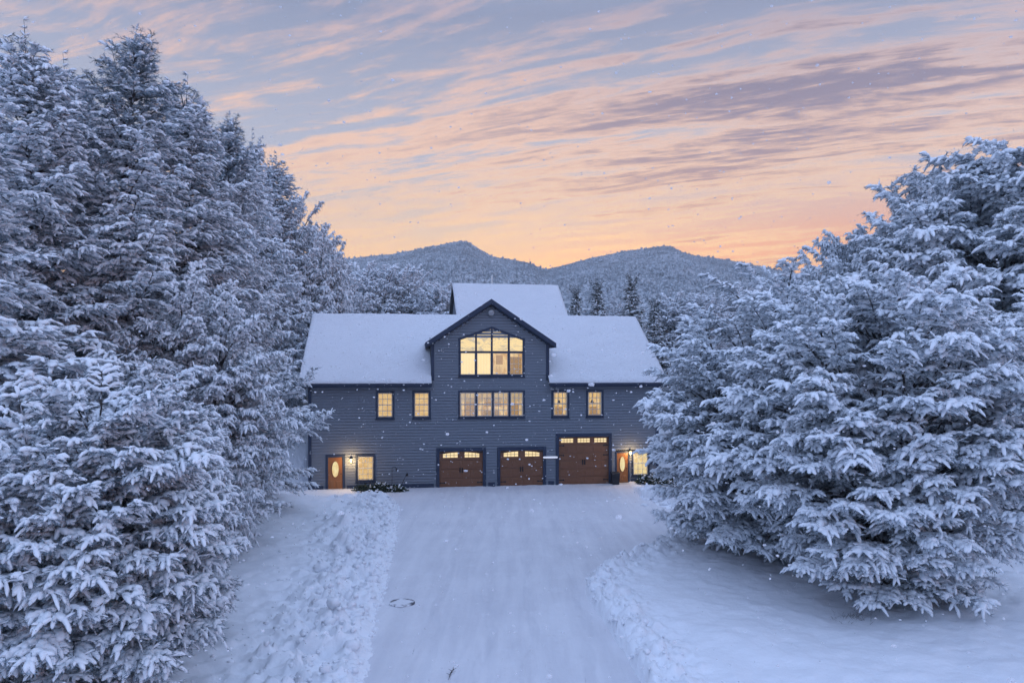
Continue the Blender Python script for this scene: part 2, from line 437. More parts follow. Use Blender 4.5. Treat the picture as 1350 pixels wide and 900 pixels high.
def needles_mesh(P, D, L, W, sag, per=9, nl=.2, nw=.014):
    n = len(P); D = D/np.linalg.norm(D, axis=1, keepdims=True)
    S = np.cross(D, (0,0,1.)); S /= (np.linalg.norm(S, axis=1, keepdims=True)+1e-6)
    t = rng.uniform(.1, 1.0, (n, per)); sd = rng.choice([-1., 1.], (n, per))
    base = P[:,None] + D[:,None]*(t*L[:,None])[...,None]; base[...,2] -= sag[:,None]*t**2*L[:,None] + .02
    dr = D[:,None]*rng.uniform(.3, 1.1, (n,per))[...,None] + S[:,None]*(sd*rng.uniform(.2, 1.0, (n,per)))[...,None]
    dr[...,2] += rng.uniform(-.75, .3, (n,per))
    dr /= np.linalg.norm(dr, axis=-1, keepdims=True)
    ln = nl*rng.uniform(.6, 1.25, (n,per)) + W[:,None]*.5
    pr = np.cross(dr, rng.normal(size=(n,per,3))); pr /= (np.linalg.norm(pr, axis=-1, keepdims=True)+1e-6)
    a = base - pr*nw; b = base + pr*nw; c = base + dr*ln[...,None]
    V = np.stack([a, b, c], 2).reshape(-1,3)
    return V, np.arange(len(V)).reshape(-1,3)

class Spray:
    """gathers the snow lobes and needle tufts of one tree while its boughs are laid out"""
    def __init__(s, g, lobe, sag): s.g = g; s.lobe = lobe; s.P = []; s.D = []; s.L = []; s.W = []; s.S = []; s.T = []; s.H = []
    def put(s, p, d, l, w, sg, t, h=1.0): s.P.append(p); s.D.append(d); s.L.append(l); s.W.append(w); s.S.append(sg); s.T.append(t); s.H.append(h)

def bough(wood, sp, path, Lb, t, r0, tmax, step, q0=.16, flat=1.0, puff=0., lace=.24):
    """limb tube along path(q), side twigs in a loose flat spray, snow lobes on every twig"""
    g = sp.g; lobe = sp.lobe
    tt = np.linspace(0, 1, 7)
    wood.tube([path(q) for q in tt], [max(r0*(1-q)**.9, .007) for q in tt], 5, cap=False)
    q = q0 + g.uniform(0, .06)
    full = g.uniform(.65, 1.15)
    while q < 1.0:
        p0 = path(q); dv = path(min(q+.04, 1.04)) - path(q-.02); dv /= np.linalg.norm(dv)
        sv = np.cross(dv, (0,0,1.))
        if np.linalg.norm(sv) < .35: a = g.uniform(0, 6.28); sv = np.array([math.cos(a), math.sin(a), 0.])
        sv /= np.linalg.norm(sv)+1e-6
        for side in (-1, 1):
            if g.random() < .06: continue
            tl = min(tmax, (.28 + .5*(1-q)*Lb))*g.uniform(.55, 1.2)
            an = g.uniform(.55, 1.1)
            td = dv*math.cos(an) + sv*side*math.sin(an); td[2] = td[2]*flat + g.uniform(-.22, .26) + puff*g.uniform(-.15, .62)
            td /= np.linalg.norm(td)
            tg = g.uniform(.08, .45)*(1-.3*puff)
            def tp(w):
                r_ = p0 + td*tl*w; r_[2] -= tg*tl*w*w; return r_
            wood.tube([tp(0), tp(.5), tp(1)], [.013, .009, .004], 3, cap=False)
            m = max(1, int(tl/(lobe*.50)))
            tsd = np.cross(td, (0,0,1.)); tsd /= np.linalg.norm(tsd)+1e-6
            for k in range(m):
                pk = tp((k+.6)/m*.92)
                for s2 in (-1, 1):
                    c = g.random()
                    if c < .12: continue
                    b2 = g.uniform(.35, 1.05+.35*puff)
                    d2 = td*math.cos(b2) + tsd*s2*math.sin(b2); d2[2] += g.uniform(-.38-.15*puff, .14+.42*puff)
                    if c < .12+lace:      # thin frosted sprig
                        d2[2] += g.uniform(-.1, .35); sp.put(pk, d2, lobe*g.uniform(.6, 1.15), lobe*g.uniform(.035, .075), g.uniform(-.1, .3), t, 1.0)
                    else: sp.put(pk, d2, lobe*g.uniform(.45, 1.0)*(1-.28*puff), lobe*g.uniform(.12, .20)*full*(1+.38*puff), g.uniform(.1, .6), t, g.uniform(.8, 1.3))
                if g.random() < .62*full:   # cushion
                    a = g.uniform(0, 6.28); d2 = td*.8 + tsd*g.uniform(-.5, .5)
                    sp.put(pk - d2*lobe*.3 + np.array([0,0,lobe*.05]), d2, lobe*g.uniform(.6, 1.15), lobe*g.uniform(.24, .42), .25, t, g.uniform(.5, .9))
            d2 = td.copy(); d2[2] -= .2; sp.put(tp(.72), d2, lobe*g.uniform(.7, 1.15), lobe*g.uniform(.13, .22), g.uniform(.2, .7), t, 1.0)
            sp.put(tp(.05), td.copy(), tl*.85, lobe*g.uniform(.13, .22), tg*.7, t, 1.0)
        q += step/Lb*g.uniform(.75, 1.25)
    sp.put(path(.92), path(1.02)-path(.9), lobe*1.05, lobe*.17, .3, t, 1.0)

def finish(name, wood, sp, snow, snow_top, mat_n, per):
    g = sp.g; lobe = sp.lobe
    P, D, L, W, S, T_, Hf = (np.array(x) for x in (sp.P, sp.D, sp.L, sp.W, sp.S, sp.T, sp.H))
    kk = g.random(len(P)) < snow*np.where(T_ > .80, snow_top, 1.)
    Hh = W*Hf*g.uniform(.8, 1.15, len(W)) + .006
    V, Q, T = lobes_mesh(P[kk], D[kk], L[kk], W[kk], Hh[kk], S[kk])
    V = V + (g.random(V.shape)-.5)*.030*lobe/.42
    sm = np_mesh('snow', V, Q, T, M['tree_snow'])
    V, T = needles_mesh(P, D, L, W, S, per=per, nl=.17*lobe/.42, nw=.012*lobe/.42)
    nm = np_mesh('crown', V, None, T, M[mat_n], smooth=False)
    root = empty(name, (0,0,0))
    wood.build('trunk', M['bark'], root, smooth=True)
    cr = link('crown', nm, root); link('snow', sm, cr)
    return root

def make_conic(H, hull, n, elev, lobe=.42, h0=.05, h1=.96, snow=.95, snow_top=1., sag=.16, seed=1, trunk_r=.2, per=9, mat_n='needle', upcurl=.1, step=.3, tmax=1.2, var=(.55, 1.15), lace=.24):
    g = np.random.default_rng(seed); wood = MB(); sp = Spray(g, lobe, sag)
    lean = g.uniform(-.02, .02, 2)
    def axis(h): return np.array([lean[0]*h + .14*math.sin(h*.5+seed), lean[1]*h + .12*math.cos(h*.45), h])
    hs_ = np.linspace(-.3, H*.985, 14)
    wood.tube([axis(h) for h in hs_], [max(trunk_r*(1-max(h,0)/H)**.8, .014) for h in hs_], 9)
    for i in range(n):
        t = h0 + (h1-h0)*((i+.5)/n)**.95; t = min(.985, t + g.uniform(-.015, .015)); h = t*H; az = i*2.39996 + g.uniform(-.4, .4)
        lob = 1 + .18*math.sin(2*az+seed+h*.5) + .12*math.sin(5*az+2*seed+h)
        Lb = max(.3, hull(t)*lob*g.uniform(*var)); e = elev(t) + g.uniform(-.2, .2)
        hd = np.array([math.cos(az), math.sin(az), 0]); base = axis(h); s_ = sag*g.uniform(.5, 1.6); uc = upcurl*g.uniform(.4, 1.6)
        bend = np.array([-hd[1], hd[0], 0])*g.uniform(-.25, .25)
        path = lambda q: base + (hd+bend*q)*(math.cos(e)*Lb*q) + np.array([0,0,1.])*(math.sin(e)*Lb*q - s_*Lb*q*q + uc*Lb*q**3)
        bough(wood, sp, path, Lb, t, min(.028+.013*Lb, trunk_r*.6), tmax, step, lace=lace)
    # leaders: a handful of upright shoots
    for k in range(7):
        a = g.uniform(0, 6.28); l = g.uniform(.6, 1.5)*(1.2 if k == 0 else 1); b = axis(H*g.uniform(.90, .965)); d = np.array([.5*math.cos(a), .5*math.sin(a), 1.]) if k else np.array([.05, .05, 1.])
        path = lambda q: b + d*l*q
        wood.tube([b, b+d*l], [.02, .006], 4, cap=False)
        for q in np.linspace(.1, 1, 7):
            for m in range(3):
                a2 = g.uniform(0, 6.28); sp.put(path(q), np.array([math.cos(a2), math.sin(a2), g.uniform(.3, 1.2)]), lobe*g.uniform(.4, .75), lobe*g.uniform(.06, .12), 0., 1., 1.)
    return finish('snowy_tree', wood, sp, snow, snow_top, mat_n, per), H

def make_round(H, Rr, n, lobe=.31, snow=.96, seed=1, trunk_r=.17, per=8, step=.235, tmax=1.0, low=112, flat_top=2.5, zc=.44, bl=2.6, base_in=.62, mat_n='needle', puff=0., lace=.24):
    """broad crown on several rising limbs; boughs end on an uneven dome"""
    g = np.random.default_rng(seed); wood = MB(); sp = Spray(g, lobe, .2)
    zc = zc*H
    nl = 6; limbs = []
    for k in range(nl):
        a = k*6.2832/nl + g.uniform(-.3, .3); rr = Rr*(.12 if k == 0 else g.uniform(.32, .5)); zt_ = H*(.86 if k == 0 else g.uniform(.55, .78)); s0 = H*g.uniform(.04, .14)
        A = np.array([0, 0, s0]); B = np.array([math.cos(a)*rr*.75, math.sin(a)*rr*.75, s0+(zt_-s0)*.4]); C = np.array([math.cos(a)*rr, math.sin(a)*rr, zt_])
        f = (lambda A, B, C: (lambda q: A*(1-q)**2 + B*2*q*(1-q) + C*q*q))(A, B, C)
        limbs.append(f); qs = np.linspace(0, 1, 10)
        wig = g.normal(0, .07, (10, 3)); wig[0] = 0
        wood.tube([f(q)+w for q, w in zip(qs, wig)], [trunk_r*.75*(1-q)**.8+.02 for q in qs], 8, cap=False)
    wood.tube([(0,0,-.4), (0,0,.1*H*.6), (0,0,.15*H)], [trunk_r*1.25, trunk_r, trunk_r*.8], 10)
    LP = np.array([f(q) for f in limbs for q in np.linspace(.12, 1, 12)] + [np.array([0,0,H*q]) for q in (.06, .1, .14)])
    for i in range(n):
        c = 1 - (1-math.cos(R(low)))*(i+.5)/n
        az = i*2.39996 + g.uniform(-.25, .25); th = math.acos(max(-1, min(1, c)))
        cx, cz = math.sin(th), math.cos(th)
        up_ = H - zc; dn = zc - .02*H
        if cz >= 0: k_ = 1/((cx/Rr)**flat_top + (cz/up_)**flat_top)**(1/flat_top)
        else: k_ = 1/(((cx/Rr)**2.9 + (-cz/dn)**2.9)**(1/2.9))
        k_ *= (1 + cx*(.12*math.sin(3*az+seed+2.2*cz) + .09*math.sin(7*az+4*cz+seed)))*g.uniform(.84, 1.03)*(1 if i % 5 else .74)
        T = np.array([math.cos(az)*cx*k_, math.sin(az)*cx*k_, zc+cz*k_])
        if cz < -.15:
            T[2] = max(T[2], .12); T[:2] *= base_in + (1-base_in)*min(1, T[2]/(zc))
        # spring from a limb point lower and further in
        want = T*np.array([.42, .42, 1]); want[2] = T[2]*.80 - .25
        dd = np.linalg.norm((LP-want)*np.array([1,1,.8]), axis=1) + 1.5*np.maximum(0, LP[:,2]-T[2]+.1)
        O = LP[np.argmin(dd)]
        v = T-O; l0 = np.linalg.norm(v)
        C = O + v*.5 + np.array([0,0,.20*l0*(1 if cz > -.2 else .3)])
        path = (lambda O, C, T: (lambda q: O*(1-q)**2 + C*2*q*(1-q) + T*q*q))(O, C, T)
        Lb = max(.5, l0); q0 = max(.12, 1 - bl/Lb)
        bough(wood, sp, path, min(Lb, bl*1.2), T[2]/H, min(.016+.012*Lb, .07), tmax, step*min(Lb, bl*1.2)/Lb, q0=q0, flat=.6, puff=puff*(.65+.35*min(1, max(0, (cz+.35)/.7))), lace=lace)
    return finish('snowy_tree', wood, sp, snow, 1., mat_n, per), H

cone = lambda Rr, p=.8: (lambda t: Rr*max(.03, (1-t))**p*(1 if t > .12 else .6+.4*t/.12))
PROTO = {}
PROTO['round_a'] = make_round(11, 4.6, 330, seed=3, low=152, base_in=.78, flat_top=1.9, zc=.36, puff=1., lace=.14, bl=2.0, tmax=.8)
PROTO['round_b'] = make_round(11, 4.6, 330, seed=8, lobe=.33, trunk_r=.19, flat_top=2.6, low=155, base_in=.80, zc=.47, puff=.9, lace=.14, bl=2.1, tmax=.85)
PROTO['tall_a'] = make_conic(18, cone(5.0, .62), 230, lambda t: R(0 + 50*t**1.6), lobe=.32, seed=5, trunk_r=.27, upcurl=.22, snow=.9, snow_top=.28, step=.28, lace=.45)
PROTO['tall_b'] = make_conic(18, cone(4.6, .52), 215, lambda t: R(-4 + 56*t**1.5), lobe=.33, seed=12, trunk_r=.25, sag=.22, upcurl=.14, snow=.95, snow_top=.75, step=.28, lace=.40)
PROTO['spruce'] = make_conic(12, cone(2.9, .9), 130, lambda t: R(-8 + 40*t), lobe=.38, seed=21, trunk_r=.15, snow=.62, snow_top=.5, step=.33, mat_n='needle_dark', per=16, h1=.97)
PROTO['near'] = make_round(9, 3.5, 230, seed=31, lobe=.32, lace=.34, puff=.25, trunk_r=.14, per=14, flat_top=2.0, low=138, zc=.40, base_in=.8, bl=2.4)

GR = 'snow laden trees round the house'
used = set()
def tree(kind, px, Y, top, rad, rot, label, name='snowy_tree', cat='tree', group=None, base=None):
    root, H = PROTO[kind]
    X = at(px, Y); b = (gz1(X, Y) if Y < 66 else float(hz(np.array([X]), np.array([Y]))[0])) - .15
    if base is not None: b = base
    o = root if kind not in used else copy_tree(root)
    used.add(kind)
    o.name = name
    o.location = (X, Y, b); o.rotation_euler = (0, 0, R(rot))
    hh = zat(top, Y) - b
    r0 = {'round_a': 4.6, 'round_b': 4.6, 'tall_a': 5.0, 'tall_b': 4.6, 'spruce': 2.9, 'near': 3.5}[kind]
    o.scale = (rad/r0, rad/r0, hh/H)
    tag(o, label, cat, group or GR)
    return o

# right of the drive
tree('round_a', 1014, 29.5, 350, 5.2, 20, 'broad snow laden tree right of the drive whose boughs reach across the house end')
tree('round_b', 1168, 23.6, 350, 4.6, 75, 'big domed snow laden tree in front on the right, lowest boughs touching the ground')
tree('round_a', 1370, 33.5, 384, 5.4, 160, 'snow laden tree cut by the right edge of the picture, below the tall trees')
tree('round_b', 1425, 44, 158, 9.4, 200, 'tallest snowy tree at the far right, cut by the picture edge')
tree('round_b', 1288, 47, 208, 7.4, 80, 'tall snowy tree second from the right along the skyline')
tree('round_a', 1195, 50, 254, 7.0, 300, 'snowy tree in the middle of the stepped right hand skyline')
tree('round_a', 1245, 51, 236, 5.5, 130, 'rounded snowy tree filling the gap between the two tallest right hand trees')
tree('round_b', 1118, 54, 300, 4.6, 250, 'leftmost tall snowy tree of the right hand skyline, topped by loose twigs')
tree('round_b', 1056, 60, 346, 5.0, 10, 'lower snowy tree between the right hand skyline and the domed tree')
# left of the drive
tree('near', 110, 15.6, 462, 2.75, 0, 'nearest snow laden tree bottom left, with heavy drooping paws of snow')
tree('near', -60, 15.0, 545, 2.6, 130, 'near snow laden tree cut by the lower left corner of the picture')
tree('near', 180, 20.5, 440, 2.7, 70, 'bushy snow laden tree just behind the nearest bottom left tree')
tree('round_a', 246, 27.5, 345, 3.3, 290, 'round snowy tree on the left with boughs over the snowbank')
tree('round_b', 238, 35.5, 318, 3.5, 150, 'snowy tree on the left whose boughs end beside the left house corner')
tree('tall_b', -75, 19.5, 70, 5.2, 40, 'tall snowy tree cut by the left edge, long boughs sweeping down')
tree('tall_b', 35, 25.5, 62, 4.6, 210, 'tall snowy tree by the left edge with sparse feathery top')
tree('tall_a', 160, 28.0, 42, 5.2, 0, 'tallest tree on the left with dark needles showing at its top')
tree('tall_b', 232, 31.5, 122, 5.0, 300, 'snowy tall tree just right of the tallest dark topped tree')
tree('tall_a', 290, 36, 158, 4.6, 325, 'tall snowy tree midway down the left hand skyline')
tree('tall_b', 306, 40, 192, 3.0, 205, 'snowy tree low on the left hand skyline, left of the house roof')
tree('tall_b', 358, 62, 214, 5.6, 330, 'snowy tree of the left hand skyline just above the left roof corner')
tree('round_a', 392, 65, 256, 4.2, 200, 'round topped snowy tree behind the left end of the house roof')
tree('round_b', 416, 70, 294, 3.6, 90, 'snowy tree at the lower end of the left hand skyline above the roof')
tree('round_a', 452, 78, 346, 3.6, 140, 'small snowy tree at the foot of the left hand skyline')
tree('tall_b', 95, 34, 100, 5.2, 170, 'snowy tree half hidden behind the tallest dark topped tree')
tree('tall_b', 338, 53, 188, 4.3, 75, 'tall snowy tree of the left hand skyline with its top between two others')
# behind the house
GB = 'trees behind the house'
tree('round_b', 503, 86, 344, 5.2, 33, 'bare topped snowy tree behind the roof, nearest the left skyline', group=GB)
tree('round_a', 545, 93, 350, 4.6, 201, 'round snowy tree behind the roof left of the rear wing', group=GB)
tree('round_b', 580, 84, 372, 4.0, 301, 'lower snowy tree against the left end of the rear wing', group=GB)
for px, Y, top, rd, rot, lb in ((757, 84, 386, 2.6, 0, 'small dark spruce just right of the rear wing roof'),
        (787, 88, 379, 3.4, 60, 'dark spruce in the middle of those above the right roof'),
        (835, 90, 372, 3.6, 140, 'tallest dark spruce above the right end of the roof'),
        (864, 80, 402, 3.0, 220, 'low dark spruce beyond the right roof corner')):
    tree('spruce', px, Y, top, rd, rot, lb, name='spruce_tree', cat='spruce', group='dark spruces behind the right roof')
tree('round_a', 812, 104, 392, 4.5, 80, 'pale snowy tree between the two taller spruces', group=GB)
tree('round_b', 905, 96, 384, 5.5, 20, 'pale snowy tree beyond the right roof corner, behind the domed trees', group=GB)
tree('round_a', 965, 110, 372, 6.0, 240, 'pale snowy tree farthest right beneath the right mountain', group=GB)

# ------------------------------------------------------------------ forest on the hills (one mass)
def cone_tree(seed):
    g = np.random.default_rng(seed); V = []; T = []
    ns = 6
    for z0, z1, r in ((.05, .55, .30), (.35, .8, .22), (.62, 1.0, .13)):
        o = len(V)
        for k in range(ns):
            a = 2*math.pi*(k+g.uniform(-.2,.2))/ns; q = r*g.uniform(.6, 1.3); V.append((math.cos(a)*q, math.sin(a)*q, z0+g.uniform(-.05,.05)))
        V.append((0,0,z1))
        for k in range(ns): T.append((o+k, o+(k+1)%ns, o+ns))
    return np.array(V), np.array(T)
def blob_tree(seed):
    g = np.random.default_rng(seed); bm = bmesh.new(); bmesh.ops.create_icosphere(bm, subdivisions=2, radius=1)
    V = np.array([v.co[:] for v in bm.verts]); T = np.array([[v.index for v in f.verts] for f in bm.faces]); bm.free()
    V = V*(1+g.uniform(-.35, .35, (len(V),1))); V = V*np.array([.40,.40,.48])+np.array([0,0,.5]); return V, T
tp = [cone_tree(i) for i in range(4)] + [blob_tree(i) for i in range(3)]
N = 34000
Y = 130 + (1495-130)*rng.random(N)**.85; X = (rng.random(N)*2-1)*(60+Y*.62)
Z = hz(X, Y); kind = np.where(rng.random(N) < .55, rng.integers(0, 4, N), rng.integers(4, 7, N))
hgt = rng.uniform(4.5, 10, N)*np.where(Y > 1250, .55, 1)
Vs, Ts, off = [], [], 0
for k, (tv, tt) in enumerate(tp):
    ix = np.nonzero(kind == k)[0]; a = rng.uniform(0, 6.28, len(ix))
    c, s = np.cos(a)[:,None], np.sin(a)[:,None]; hh = hgt[ix][:,None]
    v = np.stack([(tv[None,:,0]*c - tv[None,:,1]*s)*hh + X[ix][:,None], (tv[None,:,0]*s + tv[None,:,1]*c)*hh + Y[ix][:,None], tv[None,:,2]*hh + Z[ix][:,None]-.6], -1)
    Vs.append(v.reshape(-1,3)); Ts.append((tt[None] + off + (np.arange(len(ix))*len(tv))[:,None,None]).reshape(-1,3)); off += len(ix)*len(tv)
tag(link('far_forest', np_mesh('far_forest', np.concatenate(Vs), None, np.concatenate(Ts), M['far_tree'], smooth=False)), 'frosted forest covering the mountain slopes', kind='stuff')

# ------------------------------------------------------------------ broken snow along the plough line
def lumps(name, pts, rads, material):
    bm = bmesh.new(); bmesh.ops.create_icosphere(bm, subdivisions=2, radius=1)
    V0 = np.array([v.co[:] for v in bm.verts]); T0 = np.array([[v.index for v in f.verts] for f in bm.faces]); bm.free()
    Vs, Ts = [], []
    for i, (p, r) in enumerate(zip(pts, rads)):
        v = V0*(1+rng.uniform(-.28, .28, (len(V0),1)))*np.array([1, rng.uniform(.7,1.2), rng.uniform(.45,.8)])*r
        a = rng.uniform(0, 6.28); v = np.stack([v[:,0]*math.cos(a)-v[:,1]*math.sin(a), v[:,0]*math.sin(a)+v[:,1]*math.cos(a), v[:,2]], -1)
        Vs.append(v+p); Ts.append(T0+i*len(V0))
    return np_mesh(name, np.concatenate(Vs), None, np.concatenate(Ts), material)
pts, rads = [], []
for i in range(3200):
    Y = 14 + 29*rng.random()**.9
    if rng.random() < .80:
        x = np.interp(Y, LY, LX) - abs(rng.normal(0, 1.7)) - .05 + .15*rng.random()
    else: x = np.interp(Y, RY, RX) + abs(rng.normal(0, .6)) + .06
    r = .02 + .10*rng.random()**3.6
    pts.append((x, Y, gz1(x, Y) - r*.05)); rads.append(r)
for i in range(110):   # larger slabs thrown up by the plough
    Y = 17 + 25*rng.random(); x = np.interp(Y, LY, LX) - .5 - abs(rng.normal(0, .9)); r = .10 + .17*rng.random()**2
    pts.append((x, Y, gz1(x, Y) + r*.05)); rads.append(r)
for i in range(260):   # heap at the right of the apron
    x = 9.6 + rng.normal(0, 1.2); Y = 42.8 + rng.normal(0, 1.0); r = .05 + .16*rng.random()**2
    pts.append((x, Y, gz1(x, Y) + r*.2)); rads.append(r)
tag(link('snow_rubble', lumps('snow_rubble', np.array(pts), rads, M['rubble'])), 'broken lumps of ploughed snow along both driveway edges', kind='stuff')

# falling snow
def fn_flake(nt, b, co):
    tr = nt.new('ShaderNodeBsdfTransparent'); df = nt.new('ShaderNodeBsdfDiffuse'); df.inputs[0].default_value = (.92,.93,.96,1)
    tl = nt.new('ShaderNodeBsdfTranslucent'); tl.inputs[0].default_value = (.92,.93,.96,1)
    a = nt.new('ShaderNodeMixShader'); a.inputs[0].default_value = .5; nt.l.new(df.outputs[0], a.inputs[1]); nt.l.new(tl.outputs[0], a.inputs[2])
    m = nt.new('ShaderNodeMixShader'); nt.put(m.inputs[0], nt.ss(nt.noise(co, 60, 2), .3, .7, .4, .8))
    nt.l.new(tr.outputs[0], m.inputs[1]); nt.l.new(a.outputs[0], m.inputs[2])
    out = nt.n['Material Output']; nt.l.new(m.outputs[0], out.inputs['Surface'])
M['flake'] = mat('snowflake', fn=fn_flake)
NF = 10000
Yf = 6 + 40*rng.random(NF)**.6
pts = np.stack([(rng.random(NF)*2-1)*.72*Yf, Yf, HC + (rng.random(NF)*.95-.45)*Yf], -1)
pts = pts[(pts[:,2] > .3) & ((pts[:,2] < HC + .05*pts[:,1]) | ((rng.random(len(pts)) < .45) & (pts[:,2] < 24)))]
rd = rng.uniform(.011, .026, len(pts))*(1+1.1*(rng.random(len(pts)) < .06))*np.minimum(1, .45+pts[:,1]/30)
tag(link('falling_snow', lumps('falling_snow', pts, rd, M['flake'])), 'snowflakes drifting through the air', kind='stuff')

# ------------------------------------------------------------------ house
house = empty('house', (HX, HY, 0), HYAW)
tag(house, 'large slate blue clapboard house with brown garage doors and snowy roof', 'house')
ZE, ZR, VR, OV = 6.55, 11.22, 6.67, .5           # eave, ridge, ridge depth, overhang
SL = (ZR-ZE)/(VR+OV); WU = 11.1; DEP = 2*VR
DW, DAP, DSL = 3.72, 11.62, .667                  # dormer half width, apex, slope
DC = .11
openings = []
def hole(u0, u1, z0, z1): openings.append((u0, u1, z0, z1))
WINS = [(-7.05, -5.91), (-4.80, -3.66), (4.02, 5.18), (6.28, 7.44)]
for u0, u1 in WINS: hole(u0+.06, u1-.06, 4.36, 6.0)
hole(-1.9, 2.25, 4.36, 6.0)
hole(-1.82, 2.18, 7.0, 9.4)
hole(-8.22, -7.15, .5, 2.1); hole(9.36, 10.46, .48, 2.1)
hole(-10.05, -8.98, -.1, 2.1); hole(8.26, 9.14, -.1, 2.1)
hole(-3.28, -.24, -.1, 2.42); hole(.56, 3.62, -.1, 2.42); hole(4.36, 7.93, -.1, 3.2)
def top_at(u):
    du = abs(u-DC)
    return DAP - .12 - DSL*du if du < DW else ZE + .22
# clapboards: real tilted boards, cut round the openings and up to the gable
wall = MB(); EXP = .18
def board(u0, u1, z0, z1):
    if u1-u0 < .02: return
    zb = z0+.031
    wall.add([(u0,-.030,zb),(u1,-.030,zb),(u1,-.012,z1),(u0,-.012,z1),(u0,.045,zb),(u1,.045,zb),(u1,.045,z1),(u0,.045,z1),(u0,.04,z0),(u1,.04,z0),(u1,.04,z1),(u0,.04,z1)], [(0,1,2,3),(0,4,5,1),(1,5,6,2),(0,3,7,4),(3,2,6,7),(8,9,10,11)])
z = 0.0
while z < DAP:
    z1 = z+EXP; zm = z+EXP*.5
    if z < ZE+.1: spans = [(-WU, WU)]
    else:
        hwid = (DAP-.12-z1)/DSL
        hwid = min(DW, hwid); spans = [(DC-hwid, DC+hwid)] if hwid > .1 else []
    for (a0, a1, b0, b1) in openings:
        if b0 < zm < b1:
            ns = []
            for s0, s1 in spans:
                if a1 <= s0 or a0 >= s1: ns.append((s0, s1)); continue
                if a0 > s0: ns.append((s0, a0))
                if a1 < s1: ns.append((a1, s1))
            spans = ns
    for s0, s1 in spans: board(s0, s1, z, z1)
    z = z1
wall.build('front_siding', M['siding'], house)
# side and rear walls, dormer cheeks
sw = MB()
for sx in (-1, 1):
    x0, x1 = (-WU, -WU+.15) if sx < 0 else (WU-.15, WU)
    sw.prismx([(.03, -.3), (DEP, -.3), (DEP, ZE+.25), (VR, ZR-.15), (.03, ZE+.25)], x0, x1)
sw.box(-WU+.15, WU-.15, DEP-.15, DEP, -.3, ZE+.25)
for sx in (-1, 1):
    xa = DC + sx*DW; x0, x1 = (xa, xa+.1) if sx < 0 else (xa-.1, xa)
    sw.prismx([(.025, ZE+.2), (.025, DAP-DSL*DW-.1), (3.7, DAP-DSL*DW-.1)], x0, x1)
sw.box(-WU+.2, WU-.2, 1.2, 1.3, -.2, ZE+.2)       # dark inner wall closing the rooms behind the panes
sw.build('wall', M['siding'], house)

# main roof: boards, fascia, snow
def roof_piece(u0, u1, name='roof'):
    r = MB(); th = .2
    f = lambda v: ZE + SL*(v+OV)
    r.prismx([(-OV, f(-OV)-th), (VR, ZR-th), (VR, ZR), (-OV, f(-OV))], u0, u1)
    return r
rf = roof_piece(-11.62, DC-DW+.02); rf2 = roof_piece(DC+DW-.02, 11.62)
rf.add(rf2.v, rf2.f)
midp = lambda v: ZE + SL*(v+OV)
rf.prismx([(2.9, midp(2.9)-.2), (VR, ZR-.2), (VR, ZR), (2.9, midp(2.9))], DC-DW+.022, DC+DW-.022)
rf.prismx([(VR+.002, ZR-.2), (DEP+OV, ZE-.2), (DEP+OV, ZE), (VR+.002, ZR)], -11.62, 11.62)
roof = rf.build('roof', M['shingle'], house)
def snow_slab(u0, u1, v0, v1, base, th, name, parent, du=.16, lip=.05, material='roof_snow', cut=None):
    """lumpy snow blanket over a slope: top grid + skirt down to the roof"""
    us = np.linspace(u0, u1, max(4, int((u1-u0)/du))); vs = np.linspace(v0, v1, max(4, int(abs(v1-v0)/du)))
    U, Vv = np.meshgrid(us, vs)
    e = np.minimum(np.minimum(U-u0, u1-U), np.minimum(np.abs(Vv-v0), np.abs(v1-Vv)))
    edge = np.sqrt(np.clip(e/.16, .0, 1))
    zt = base(U, Vv) + .006 + th*(.35+.65*edge)*(.7+.6*fbm(U*.7+5, Vv*.7, 3)) + (fbm(U*2.4, Vv*3.1, 4)-.45)*.045
    Uo = U + (fbm(U*2.2, Vv*2.2+7, 2)-.4)*.05*(e < .01); Vo = Vv - lip*(np.abs(Vv-v0) < .01)*(.2+1.8*fbm(U*1.1, Vv, 4))
    ny, nx = U.shape; i = np.arange(ny*nx).reshape(ny, nx)
    q = np.stack([i[:-1,:-1], i[:-1,1:], i[1:,1:], i[1:,:-1]], -1).reshape(-1,4)
    if cut is not None:
        um, vm_ = (U[:-1,:-1]+U[1:,1:])/2, (Vv[:-1,:-1]+Vv[1:,1:])/2; q = q[~cut(um, vm_).ravel()]
    top = np.stack([Uo, Vo, zt], -1).reshape(-1,3)
    ring = np.concatenate([i[0,:], i[1:,-1], i[-1,-2::-1], i[-2:0:-1,0]])
    low = top[ring].copy(); low[:,2] = base(low[:,0], np.clip(low[:,1], min(v0,v1), max(v0,v1))) + .005
    n0 = len(top); k = len(ring); j = np.arange(k); j2 = (j+1) % k
    q2 = np.stack([ring[j], n0+j, n0+j2, ring[j2]], -1)
    if cut is not None: q2 = q2[~cut((top[ring[j]][:,0]+top[ring[j2]][:,0])/2, top[ring[j]][:,1])]
    return link(name, np_mesh(name, np.concatenate([top, low]), np.concatenate([q, q2]), None, M[material]), parent)
slope = lambda U, V: ZE + SL*(V+OV)
bslope = lambda U, V: ZR - SL*(V-VR)
snow_slab(-11.66, 11.66, -OV-.03, VR, slope, .16, 'roof_snow', roof, du=.15, cut=lambda U, V: (np.abs(U-DC) < DW-.03) & (V < 3.3+OV))
snow_slab(-11.66, 11.66, DEP+OV, VR+.01, bslope, .16, 'roof_snow', roof)
for u0, u1 in ((-11.62, DC-DW-.02), (DC+DW+.02, 11.62)):
    MB().box(u0, u1, -OV-.03, -OV-.002, ZE-.27, ZE-.02).build('fascia', M['trim'], house)
    MB().box(u0, u1, -OV-.13, -OV-.032, ZE-.15, ZE-.03).build('gutter', M['trim'], house)
    MB().box(u0+.4, u1-.02, -OV-.001, -.04, ZE-.27, ZE-.23).build('soffit', M['trim'], house)
